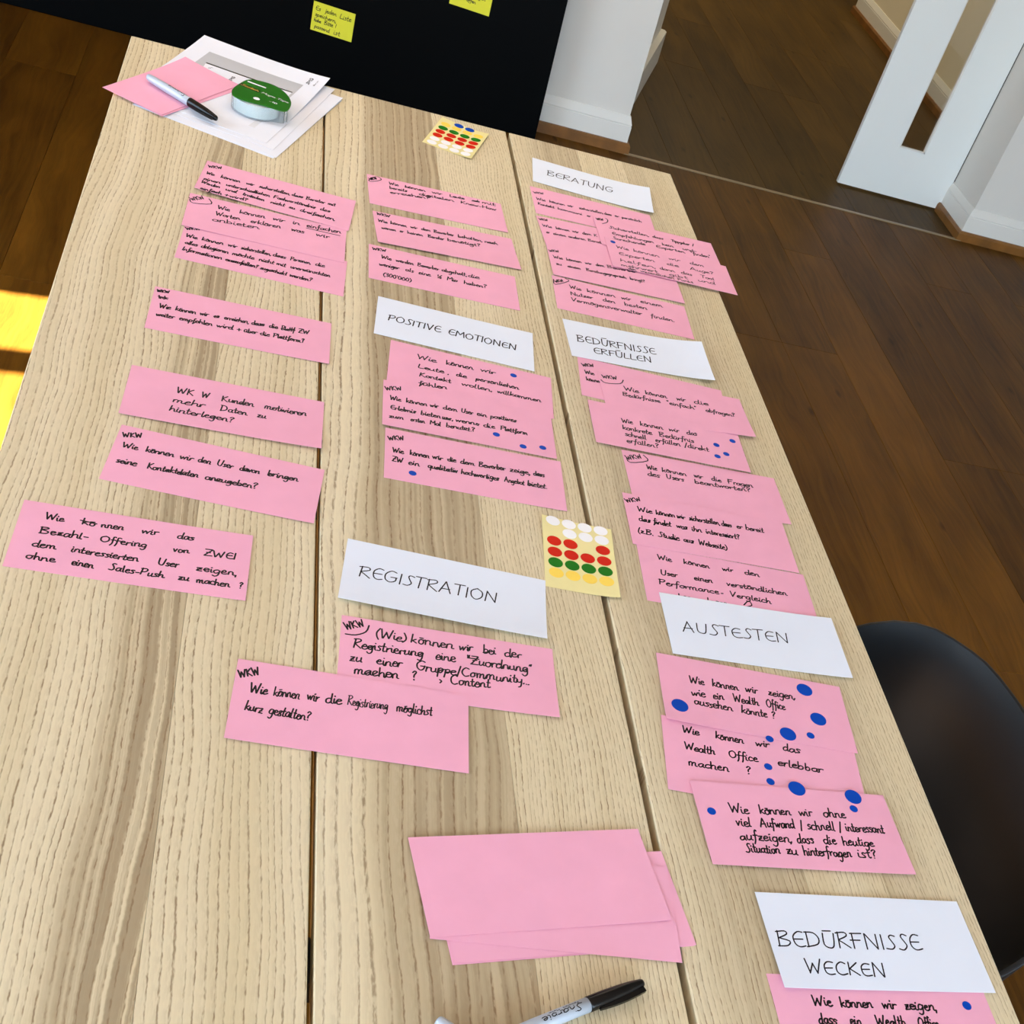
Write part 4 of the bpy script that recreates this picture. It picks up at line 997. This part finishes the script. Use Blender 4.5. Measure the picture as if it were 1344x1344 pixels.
 'P27': {'p': [0.5182, 0.9692, -0.041], 't': [('Wie', -80.7, 27.0, -63.4, 27.3, 9.0), ('können', -49.5, 27.5, -17.8, 28.0, 9.0), ('wir', -2.7, 28.3, 11.3, 28.5, 9.0), ('den', 25.0, 28.8, 43.7, 29.1, 9.0), ('User', -80.7, 0.7, -60.2, 1.0, 9.0), ('einen', -41.0, 1.3, -18.6, 1.6, 9.0), ('verständlichen', -2.3, 1.9, 72.7, 2.9, 9.0), ('Performance', -85.0, -16.6, -14.2, -16.6, 9.0), ('-', -12.4, -16.6, -8.6, -16.6, 9.0), ('Vergleich', -1.9, -16.6, 48.9, -16.6, 9.0), ('machen', -84.1, -36.3, -49.2, -35.3, 9.0), ('lassen', -31.5, -34.9, -0.5, -34.0, 9.0)], 'x': [[(13.1, -27.6), (20.5, -19.0), (23.0, -25.7), (15.8, -30.1)]]},
 'P29': {'p': [0.4942, 0.6943, -0.1088], 't': [('Wie', -82.5, 29.2, -65.0, 29.5, 10.0), ('können', -48.4, 29.7, -19.2, 30.2, 10.0), ('wir', -6.7, 30.4, 8.6, 30.7, 10.0), ('das', 22.1, 30.9, 41.2, 31.2, 10.0), ('Wealth', -82.2, 6.7, -50.8, 7.5, 10.0), ('Office', -37.7, 7.8, -6.9, 8.5, 10.0), ('erlebbar', 13.5, 9.0, 62.1, 10.1, 10.0), ('machen', -80.2, -13.2, -39.0, -11.4, 10.0), ('?', -21.7, -10.6, -15.6, -10.4, 10.0)], 'x': [], 'd': [(3.1, 4.6, 0), (2.8, -14.7, 0)]},
 'P31': {'p': [0.5401, 0.4179, 0.0078], 't': [('Wie', -68.6, 19.4, -50.1, 19.2, 10.0), ('können', -42.8, 19.1, -12.4, 18.8, 10.0), ('wir', -4.0, 18.7, 10.1, 18.6, 10.0), ('zeigen,', 17.6, 18.5, 49.1, 18.2, 10.0), ('dass', -67.7, 2.7, -50.7, 2.6, 10.0), ('ein', -38.9, 2.5, -28.0, 2.4, 10.0), ('Wealth', -15.2, 2.4, 13.7, 2.2, 10.0), ('Office', 24.9, 2.1, 44.9, 1.9, 10.0)], 'x': [], 'd': [(80.0, 24.1, 0)]},
 'BK2': {'p': [0.2636, 0.5239, -0.0506]},
 'BK3': {'p': [0.2717, 0.5225, 0.1394]},
}


G_L = 'pink question cards in the left column'
# key: (label, colour, level, curl)
INFO = {
 'P1': ('pink card with five cramped handwritten lines, topmost of the left column', 2, {'BL': .002, 'TR': .001}),
 'P2': ('pink card with boxed heading and underlined word, second from the top of the left column', 1, {'BL': .001}),
 'P3': ('pink card with three cramped lines tucked under the boxed-heading card in the left column', 0, {}),
 'P4': ('pink card with crossed-out words and two long lines, fourth in the left column', 0, {'BR': .0015}),
 'P5': ('pink card with three bold short lines indented to the right, fifth in the left column', 0, {'B': .0015, 'BR': .002}),
 'P6': ('pink card with two lines about User and Kontaktdaten, sixth in the left column', 0, {'BR': .0015}),
 'P7': ('pink card with four widely spaced lines, leftmost on the table', 0, {'R': .0008}),
 'P8': ('pink card about Registrierung and Gruppe/Community just below the REGISTRATION card', 0, {'BR': .003}),
 'P9': ('pink card with two lines, lapping over the left corner of the Gruppe card', 1, {'BL': .001}),
 'P10': ('pink card with oval-circled mark, nearest below the far sticker sheet in the middle column', 0, {'BR': .001}),
 'P11': ('pink card with two cramped lines between two others in the middle column', 0, {'B': .002}),
 'P12': ("pink card with (300'000) written on it, just above the POSITIVE EMOTIONEN card", 0, {'R': .0005}),
 'P13': ('pink card with four indented lines directly below the POSITIVE EMOTIONEN card', 0, {}),
 'P14': ('pink card with three blue dots in its lower right half, middle column', 1, {'B': .001}),
 'P15': ('pink card with one blue dot at lower left, lowest below POSITIVE EMOTIONEN', 0, {'R': .001}),
 'P16': ('pink card with two small lines peeking out directly below the BERATUNG card', 0, {}),
 'P17': ('pink card whose right half is covered, second below the BERATUNG card', 1, {}),
 'P18': ('pink card partly covered at its upper right, third below the BERATUNG card', 2, {}),
 'P19': ('pink card about Vermögensverwalter, just above BEDÜRFNISSE ERFÜLLEN', 0, {}),
 'P20': ('pink card in the BERATUNG group tucked under the one that juts past the table edge', 3, {}),
 'P21': ('pink card with one blue dot jutting past the right table edge, top of its pile', 4, {'B': .0008}),
 'P22': ('pink card mostly hidden, its left edge showing below BEDÜRFNISSE ERFÜLLEN', 0, {}),
 'P23': ('pink card with two lines, shifted right over a hidden one below BEDÜRFNISSE ERFÜLLEN', 1, {'BR': .004}),
 'P24': ('pink card with four small blue dots at its right end, right column', 2, {'B': .0012}),
 'P25': ('pink card with boxed heading and two lines below the one with four small blue dots', 0, {'BR': .001}),
 'P26': ('pink card with three lines, the last one in brackets, right column', 1, {}),
 'P27': ('pink card with widely spaced lines, its bottom under the AUSTESTEN card', 0, {}),
 'P28': ('pink card with four large and two small blue dots, just below AUSTESTEN', 2, {'BL': .003}),
 'P29': ('pink card with widely spaced lines and two small blue dots, between two dotted cards', 1, {}),
 'P30': ('pink card with blue dots along its top edge and one at its left end', 3, {'BR': .001}),
 'P31': ('pink card cut by the bottom edge of the photo below BEDÜRFNISSE WECKEN', 0, {}),
 'BER': ('white heading card reading BERATUNG', 1, {'R': .004, 'TR': .002}),
 'POS': ('white heading card reading POSITIVE EMOTIONEN', 1, {'TR': .001}),
 'BEE': ('white heading card reading BEDÜRFNISSE ERFÜLLEN', 1, {'R': .005, 'TR': .003}),
 'REG': ('white heading card reading REGISTRATION, its near edge lifted', 0, {'B': .003, 'BR': .0015}),
 'AUS': ('white heading card reading AUSTESTEN', 1, {'R': .003}),
 'BEW': ('white heading card reading BEDÜRFNISSE WECKEN', 2, {'BL': .002}),
 'BLK': ('blank pink card on top of the fanned pile in front', 3, {'BR': .001}),
 'BK2': ('blank pink card in the middle of the fanned pile, jutting out at the lower right', 2, {}),
 'BK3': ('blank pink card near the bottom of the fanned pile, its right end showing furthest out', 1, {}),
}
GROUPS = {}
for k in ('BER', 'POS', 'BEE', 'REG', 'AUS', 'BEW'):
    GROUPS[k] = 'white heading cards on the table'
for k in ('BLK', 'BK2', 'BK3'):
    GROUPS[k] = 'blank pink cards in the fanned pile'
WHITE = ('BER', 'POS', 'BEE', 'REG', 'AUS', 'BEW')


def make_card(key, seed):
    label, lev, curl = INFO[key]
    d = CARDS[key]
    x, y, th = d['p']
    fz = lift_fn(curl)
    white = key in WHITE
    z0 = TZ + 0.0003 + lev * LEV
    o = obj('heading_card' if white else ('blank_card' if key.startswith('B') else 'question_card'),
            sheet_mesh('card', CW, CH, fz), M['white_card'] if white else M['pink'], None, (x, y, z0), (0, 0, th))
    tag(o, label, 'card', GROUPS.get(key, 'handwritten pink question cards on the table'))
    if 't' in d:
        wd = 1.35 if white else 1.6
        pj = 1.0 if white else 2.0
        flat_text(d['t'], wd * (0.9 if not white and d['t'][-1][5] < 9 else 1.0) * (1.2 if key in ('BER', 'BEE', 'POS') else 1.0), 'handwriting', M['pen'] if white else M['ink'], o,
                  lambda a, b: (a / 1000, b / 1000, fz(a / 1000, b / 1000) + 0.00028 + 0.00008), seed, d.get('x'), pj, key in CURSIVE)
    for (a, b, s) in d.get('d', ()):
        r = 0.00885 if s else 0.0043
        me = disc_mesh('dot_sticker', a / 1000, b / 1000, r, lambda p, q: fz(p, q) + 0.00028 + 0.00012)
        obj('dot_sticker', me, M['blue'], o)
    return o


for i, k in enumerate(INFO):
    make_card(k, 100 + i)
# one more blank card squared under the pile
x, y, th = CARDS['BK3']['p']
o = obj('blank_card', sheet_mesh('card', CW, CH, lift_fn({})), M['pink'], None, (x - 0.0018, y - 0.001, TZ + 0.0003), (0, 0, th + 0.004))
tag(o, 'blank pink card at the bottom of the fanned pile, only a corner line showing', 'card', 'blank pink cards in the fanned pile')


# ---------------------------------------------------------------- sticker sheets
def sticker_sheet(cx, cy, th, w, h, rows, cols_x, row_y, label, curl):
    fz = lift_fn(curl, w, h)
    o = obj('sticker_sheet', sheet_mesh('sticker_sheet', w, h, fz, 0.0002, 10, 14), M['liner'], None, (cx, cy, TZ + 0.0003), (0, 0, th))
    tag(o, label, 'sticker sheet', 'backing sheets with coloured dot stickers')
    for ry, row in zip(row_y, rows):
        for cxx, c in zip(cols_x, row):
            if c == '.':
                continue
            me = disc_mesh('dot_sticker', cxx, ry, 0.0081, lambda p, q: fz(p, q) + 0.0002 + 0.0001)
            obj('dot_sticker', me, M[{'r': 'red', 'g': 'green', 'y': 'yellow', 'w': 'wsticker', 'b': 'blue'}[c]], o)
    return o


sticker_sheet(0.2760, 2.0470, math.radians(-17.8), 0.0822, 0.1265, ['.bb.', 'yyyy', 'gggg', 'rrrr', 'rrrr', 'wwww', 'wwww'],
              (-0.0282, -0.0094, 0.0094, 0.0282), (0.0558, 0.0392, 0.0212, 0.0032, -0.0150, -0.0328, -0.0508),
              'yellow backing sheet of dots, two of them blue, at the far table end', {'R': .003, 'TL': .002})
sticker_sheet(0.3457, 0.9824, math.radians(-4.2), 0.0805, 0.1215, ['wwww', '.www', 'rr.r', 'rrrr', 'gggg', 'yyyy'],
              (-0.0276, -0.0092, 0.0092, 0.0276), (0.0545, 0.0372, 0.0190, 0.0000, -0.0180, -0.0352),
              'yellow backing sheet of four-coloured dots touching the REGISTRATION card', {'BR': .003, 'TL': .002, 'R': .001})

# ---------------------------------------------------------------- office sheets, top left
A4W, A4L = 0.21, 0.297


def office(cx, cy, deg, lev, label, curl, name='paper_sheet'):
    fz = lift_fn(curl, A4W, A4L)
    o = obj(name, sheet_mesh('paper_sheet', A4W, A4L, fz, 0.0003, 12, 16), M['paper'], None, (cx, cy, TZ + 0.0003 + lev * 0.0006), (0, 0, math.radians(deg)))
    tag(o, label, 'sheet of paper', 'white office sheets under the tape dispenser')
    return o, fz


office(-0.0575, 1.9800, -19.2, 0, 'white paper sheet at the very bottom of the stack at the far left table corner', {})
office(-0.0553, 1.9822, -18.7, 1, 'white paper sheet whose right corner sticks out beyond the printed ones', {'TR': .002})
office(-0.0653, 2.0038, -17.0, 2, 'white paper sheet lying directly under the printed sheet', {'TR': .002})
shA, fA = office(-0.0750, 2.0195, -17.5, 3, 'white sheet with a grey printed picture, top of the stack beside the tape', {'TR': .006, 'T': .005})


def quad_on(name, pts, mat, parent, fz, up, n=8):
    """flat print patch between four corners (bl, br, tr, tl) in sheet coordinates"""
    vs, fs = [], []
    for j in range(n + 1):
        for i in range(n + 1):
            a, b = i / n, j / n
            x = (pts[0][0] * (1 - a) + pts[1][0] * a) * (1 - b) + (pts[3][0] * (1 - a) + pts[2][0] * a) * b
            y = (pts[0][1] * (1 - a) + pts[1][1] * a) * (1 - b) + (pts[3][1] * (1 - a) + pts[2][1] * a) * b
            vs.append((x, y, fz(x, y) + up))
    for j in range(n):
        for i in range(n):
            k = j * (n + 1) + i
            fs.append((k, k + 1, k + n + 2, k + n + 1))
    return obj(name, mesh(name, vs, fs), mat, parent)


def to_local(x, y, cx, cy, deg):
    t = math.radians(deg)
    dx, dy = x - cx, y - cy
    return (math.cos(t) * dx + math.sin(t) * dy, -math.sin(t) * dx + math.cos(t) * dy)


LA = lambda x, y: to_local(x, y, -0.0750, 2.0195, -17.5)
g = [LA(-0.0375, 1.8906), LA(0.0286, 2.0879), LA(-0.1183, 2.134)]
g4 = (g[0][0] + g[2][0] - g[1][0], g[0][1] + g[2][1] - g[1][1])
t = NT('printed_grey_picture')
_, gx_, gy_, gz_ = t.obco()
t.l(t.mix(t.mapr(gy_, -0.13, 0.12), lin(222, 223, 228), lin(176, 178, 182)), t.b.inputs['Base Color'])
t.b.inputs['Roughness'].default_value = 0.7
quad_on('printed_picture', [g4, g[0], g[1], g[2]], t.m, shA, fA, 0.00042)
wq = [LA(-0.150, 1.905), LA(-0.052, 1.878), LA(0.0120, 2.0500), LA(-0.1206, 2.0863)]
quad_on('printed_page', wq, M['paper'], shA, fA, 0.00048)
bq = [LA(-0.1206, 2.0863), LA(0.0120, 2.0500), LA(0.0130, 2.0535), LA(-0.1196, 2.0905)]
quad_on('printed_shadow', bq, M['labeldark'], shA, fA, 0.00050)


def print_text(txt, x0, y0, x1, y1, cap, wd, parent, name='printed_lettering', mat=None):
    a, b = LA(x0, y0), LA(x1, y1)
    return flat_text([(txt, a[0] * 1000, a[1] * 1000, b[0] * 1000, b[1] * 1000, cap)], wd, name, mat or M['ink'], parent,
                     lambda p, q: (p / 1000, q / 1000, fA(p / 1000, q / 1000) + 0.0006), 3, None, 0.2)


print_text('SMG', 0.0360, 2.0920, 0.0445, 2.1180, 5.0, 1.2, shA)
print_text('Zürich', 0.0450, 2.0900, 0.0520, 2.1130, 2.0, 0.4, shA)
print_text('SMG', -0.0800, 2.0400, -0.0740, 2.0600, 4.5, 1.2, shA)
print_text('01', -0.1150, 2.0680, -0.1080, 2.0740, 3.0, 0.6, shA)

# blank pink cards beside the tape, one overhanging the table edge
zc = TZ + 0.0003 + 4 * 0.0006 + 0.0004


def blank(cx, cy, deg, z, label, curl, tilt=0.0):
    o = obj('blank_card', sheet_mesh('card', CW, CH, lift_fn(curl)), M['pink'], None, (cx, cy, z), (0, 0, math.radians(deg)))
    tag(o, label, 'card', 'blank pink cards at the far left corner')
    return o


blank(-0.1528, 1.9640, 59.6, zc, 'blank pink card underneath, its near corner peeking out below the far left marker', {})
blank(-0.1575, 1.9665, 61.4, zc + 0.0008, 'blank pink card under the far left marker, its corner past the table edge', {'TR': .004})


# ---------------------------------------------------------------- markers
def make_marker(loc, deg, label, roll=0.0, lettering=True):
    """felt-tip marker lying on its side, tail at local x=0, cap to +x; 137 mm long"""
    r = empty('felt_marker', loc, math.radians(deg))
    tag(r, label, 'marker', 'grey felt markers with black caps')
    prof = [(0.0, 0.0005), (0.0003, 0.0030), (0.0012, 0.0040), (0.0035, 0.0047), (0.012, 0.0053), (0.035, 0.0059), (0.060, 0.0060), (0.084, 0.0060), (0.0845, 0.0052), (0.088, 0.0050)]
    v, f = lathe(prof, 36)
    obj('barrel', mesh('barrel', v, f, True), M['barrel'], r)
    prof = [(0.0842, 0.0052), (0.0843, 0.0062), (0.086, 0.0064), (0.100, 0.0063), (0.116, 0.0057), (0.126, 0.0049), (0.132, 0.0040), (0.1355, 0.0036), (0.1368, 0.0030), (0.137, 0.0005)]
    v, f = lathe(prof, 36)
    c = obj('cap', mesh('cap', v, f, True), M['cap'], r)
    cl = MB()
    n = 10
    for k in range(n):
        a0, a1 = 0.092 + 0.043 * k / n, 0.092 + 0.043 * (k + 1) / n
        o0, o1 = -0.0066 - 0.0014 * math.sin(PI * k / n) , -0.0066 - 0.0014 * math.sin(PI * (k + 1) / n)
        vs = []
        for (a, o_) in ((a0, o0), (a1, o1)):
            vs += [(a, o_ - 0.0012, -0.0017), (a, o_ - 0.0012, 0.0017), (a, o_ + 0.0030, 0.0017), (a, o_ + 0.0030, -0.0017)]
        cl.add(vs, [(0, 1, 5, 4), (1, 2, 6, 5), (2, 3, 7, 6), (3, 0, 4, 7)] + ([(0, 3, 2, 1)] if k == 0 else []) + ([(4, 5, 6, 7)] if k == n - 1 else []))
    cl.build('clip', M['cap'], c)
    if lettering:
        def cyl(u, v):          # mm along the barrel / round the barrel
            rr = 0.0060 + 0.00008
            an = v / 6.0
            return (u / 1000, rr * math.sin(an), rr * math.cos(an))
        flat_text([('Sharpie', 78, 1.6, 42, 1.6, 5.4)], 0.8, 'lettering', M['ink'], r, cyl, 5, None, 0.3)
        flat_text([('Permanent', 76, 3.8, 62, 3.8, 1.6), ('Marker', 59, 3.8, 49, 3.8, 1.6)], 0.36, 'lettering', M['ink'], r, cyl, 6, None, 0.2)
    return r


m2 = make_marker((0.3237 - 0.137 * math.cos(math.radians(24.2)), 0.4472 - 0.137 * math.sin(math.radians(24.2)), TZ + 0.0070), 24.2,
                 'grey felt marker with black cap lying in front of the blank pink pile')
m3 = make_marker((0.1595, 0.4085, TZ + 0.0070), -41.0, 'grey felt marker of which only the rounded tail shows at the bottom edge')
m1 = make_marker((-0.1935, 1.9580, zc + 0.0080), -41.0, 'grey felt marker with black cap lying across the pink cards at the far left')

# ---------------------------------------------------------------- tape dispenser
TD = empty('tape_dispenser', (-0.035, 1.955, TZ + 0.0003 + 4 * 0.0006 + 0.0004))
tag(TD, 'clear tape dispenser with green label standing on the white sheets', 'tape dispenser')
th_ = 0.019
# roll of tape
ring = []
for (r_, z_) in ((0.0180, 0.0015), (0.0335, 0.0015), (0.0335, th_ - 0.001), (0.0180, th_ - 0.001), (0.0180, 0.0015)):
    ring.append((z_, r_))
n = 48
vs, fs = [], []
for (z_, r_) in ring[:-1]:
    for k in range(n):
        a = 2 * PI * k / n
        vs.append((r_ * math.cos(a), r_ * math.sin(a), z_))
for i in range(4):
    for k in range(n):
        q = (k + 1) % n
        j = (i + 1) % 4
        fs.append((i * n + k, i * n + q, j * n + q, j * n + k))
obj('tape_roll', mesh('tape_roll', vs, fs, False), M['tapewhite'], TD, (-0.0035, -0.002, 0))
vs, fs = lathe([(0.0008, 0.0175), (th_ - 0.0005, 0.0175)], 32, 'z')
obj('core', mesh('core', vs, fs, True), M['tapewhite'], TD, (-0.0035, -0.002, 0))


def arc(cx, cy, r, a0, a1, n=14):
    return [(cx + r * math.cos(math.radians(a0 + (a1 - a0) * k / n)), cy + r * math.sin(math.radians(a0 + (a1 - a0) * k / n))) for k in range(n + 1)]


outline = arc(-0.0035, -0.002, 0.0362, 40, 290, 30) + [(0.0145, -0.0325), (0.0200, -0.0275), (0.030, -0.0262), (0.0385, -0.0235), (0.0405, -0.018), (0.040, 0.006)]
sh = MB()
wall_in = [(x * 0.975, y * 0.975) for x, y in outline]
N_ = len(outline)
for k in range(N_):
    a, b = outline[k], outline[(k + 1) % N_]
    c, d = wall_in[(k + 1) % N_], wall_in[k]
    sh.add([(a[0], a[1], 0), (b[0], b[1], 0), (c[0], c[1], 0), (d[0], d[1], 0), (a[0], a[1], th_), (b[0], b[1], th_), (c[0], c[1], th_), (d[0], d[1], th_)],
           [(0, 1, 5, 4), (2, 3, 7, 6), (4, 5, 6, 7), (0, 3, 2, 1)])
sh.build('shell', M['clear'], TD)
# cutter teeth at the nose
ct = MB()
for k in range(9):
    zz = 0.001 + k * 0.002
    ct.add([(0.0405, -0.019, zz), (0.0405, -0.019, zz + 0.002), (0.0440, -0.0215, zz + 0.001), (0.0395, -0.0205, zz), (0.0395, -0.0205, zz + 0.002)],
           [(0, 1, 2), (3, 2, 4), (0, 2, 3), (1, 4, 2), (0, 3, 4, 1)])
ct.build('cutter', M['clear'], TD)
# green label card over the top face
lab = [(-0.0385, -0.018), (-0.0300, -0.0265), (-0.0140, -0.0300), (0.0080, -0.0305), (0.0200, -0.0330), (0.0320, -0.0350), (0.0420, -0.0280), (0.0465, -0.004), (0.0450, 0.016),
       (0.0370, 0.038), (0.0210, 0.056), (0.0010, 0.0600), (-0.0180, 0.0540), (-0.0300, 0.030), (-0.0380, 0.0050)]
sm = []
for i in range(len(lab)):
    p0, p1, p2, p3 = lab[i - 1], lab[i], lab[(i + 1) % len(lab)], lab[(i + 2) % len(lab)]
    for k in range(4):
        tt = k / 4
        sm.append(tuple(0.5 * (2 * b + (c - a) * tt + (2 * a - 5 * b + 4 * c - d) * tt * tt + (3 * b - a - 3 * c + d) * tt ** 3) for a, b, c, d in zip(p0, p1, p2, p3)))
LZ = th_ + 0.0004
MB().prism(sm, LZ, LZ + 0.0009).build('label', M['tapegreen'], TD)
lz = lambda p, q: (p / 1000, q / 1000, LZ + 0.0011)
MB().prism([(-0.0310, 0.0240), (-0.0020, 0.0130), (0.0010, 0.0215), (-0.0280, 0.0330)], LZ + 0.0009, LZ + 0.0010).build('label_band', M['labeldark'], TD)
flat_text([('Scotch', -29, 26.2, -2, 15.6, 6.0)], 1.1, 'label_lettering', M['labelgold'], TD, lz, 8, None, 0.2)
flat_text([('Magic', 2, 13.5, 22, 6.5, 6.5), ('Tape', 25, 5.5, 42, 0, 6.0), ('810', 14, -12, 26, -15, 5)], 0.8, 'label_lettering', M['wsticker'], TD, lz, 9, None, 0.2)
# hanging hole slot and hub window cut seen as pale shapes on the label
MB().prism([(-0.0200, 0.0440), (0.0080, 0.0360), (0.0085, 0.0395), (-0.0185, 0.0480)], LZ + 0.0009, LZ + 0.0010).build('hang_slot', M['wsticker'], TD)
MB().prism(arc(-0.0035, -0.012, 0.0048, 0, 345, 20), LZ + 0.0009, LZ + 0.0010).build('hub_hole', M['wsticker'], TD)

# ---------------------------------------------------------------- chair: black moulded shell, pulled up to the long side
CH_ = empty('shell_chair', (0.598, 0.740, 0), 0.0)
tag(CH_, 'black moulded plastic armchair with a rounded shell pushed up to the right table side', 'chair')


def shell_pt(u, s):
    """u -1..1 round the rim from far arm over the back to near arm, s 0 (seat centre) .. 1 (rim)"""
    a = u * 152.0
    t_ = math.radians(a)
    # plan: superellipse; the rim is high round the back and drops at the sides
    cs, sn = math.cos(t_), math.sin(t_)
    p = 2.9
    rr = (abs(cs) ** p + abs(sn) ** p) ** (-1 / p)
    rim_x = 0.220 * rr * cs
    rim_y = 0.250 * rr * sn
    RZ = ((0, .768), (30, .760), (48, .746), (58, .725), (66, .695), (74, .655), (86, .60), (110, .555), (152, .50))
    aa = abs(a)
    for (a0, z0_), (a1, z1_) in zip(RZ, RZ[1:]):
        if a0 <= aa <= a1:
            rim_z = z0_ + (z1_ - z0_) * (aa - a0) / (a1 - a0)
            break
    # section: flat seat, then a soft upward turn
    k = s ** 0.9
    kx = 0.70 * min(1, k * 1.3) + 0.30 * k ** 2
    zz = 0.425 + (rim_z - 0.425) * max(0.0, (s - 0.42) / 0.58) ** 1.35
    rad = 0.88 * min(1.0, s * 1.45) ** 0.95 + 0.12 * s ** 2
    return (rim_x * rad, rim_y * rad, zz)


nu, ns = 60, 22
vs, fs = [], []
for j in range(ns + 1):
    for i in range(nu + 1):
        u = -1 + 2 * i / nu
        s_ = 0.02 + 0.98 * j / ns
        vs.append(shell_pt(u, s_))
for j in range(ns):
    for i in range(nu):
        a = j * (nu + 1) + i
        fs.append((a, a + 1, a + nu + 2, a + nu + 1))
# front of the seat: closing sector
cidx = len(vs)
sh_me = mesh('shell', vs, fs, True)
sh_o = obj('seat_shell', sh_me, M['chair'], CH_)
md = sh_o.modifiers.new('thick', 'SOLIDIFY')
md.thickness = 0.006
md.offset = 0
md = sh_o.modifiers.new('round', 'BEVEL')
md.width = 0.002
md.segments = 2
md.limit_method = 'ANGLE'
vs, fs = [], []
for j in range(9):
    for i in range(9):
        u, v = i / 8 - 0.5, j / 8 - 0.5
        vs.append((-0.07 + u * 0.30, v * 0.34, 0.4205 - 0.02 * max(0, -u * 2) ** 2))
for j in range(8):
    for i in range(8):
        a = j * 9 + i
        fs.append((a, a + 1, a + 10, a + 9))
so = obj('seat', mesh('seat', vs, fs, True), M['chair'], CH_)
md = so.modifiers.new('thick', 'SOLIDIFY')
md.thickness = 0.006


def tube(name, p, q, r0, r1, mat, parent, n=14):
    p, q = Vector(p), Vector(q)
    d = (q - p).normalized()
    a = d.orthogonal().normalized()
    b = d.cross(a)
    vs, fs = [], []
    for (c, r) in ((p, r0), (q, r1)):
        for k in range(n):
            t_ = 2 * PI * k / n
            vs.append(tuple(c + a * r * math.cos(t_) + b * r * math.sin(t_)))
    fs = [(k, (k + 1) % n, n + (k + 1) % n, n + k) for k in range(n)] + [tuple(range(n - 1, -1, -1)), tuple(range(n, 2 * n))]
    return obj(name, mesh(name, vs, fs, False), mat, parent)


for sx in (-1, 1):
    for sy in (-1, 1):
        tube('leg', (sx * 0.13, sy * 0.13, 0.412), (sx * 0.22, sy * 0.22, 0.0), 0.013, 0.010, M['chairleg'], CH_)
MB().box(-0.15, 0.15, -0.15, 0.15, 0.400, 0.412).build('seat_mount', M['chairleg'], CH_, bevel=0.002)
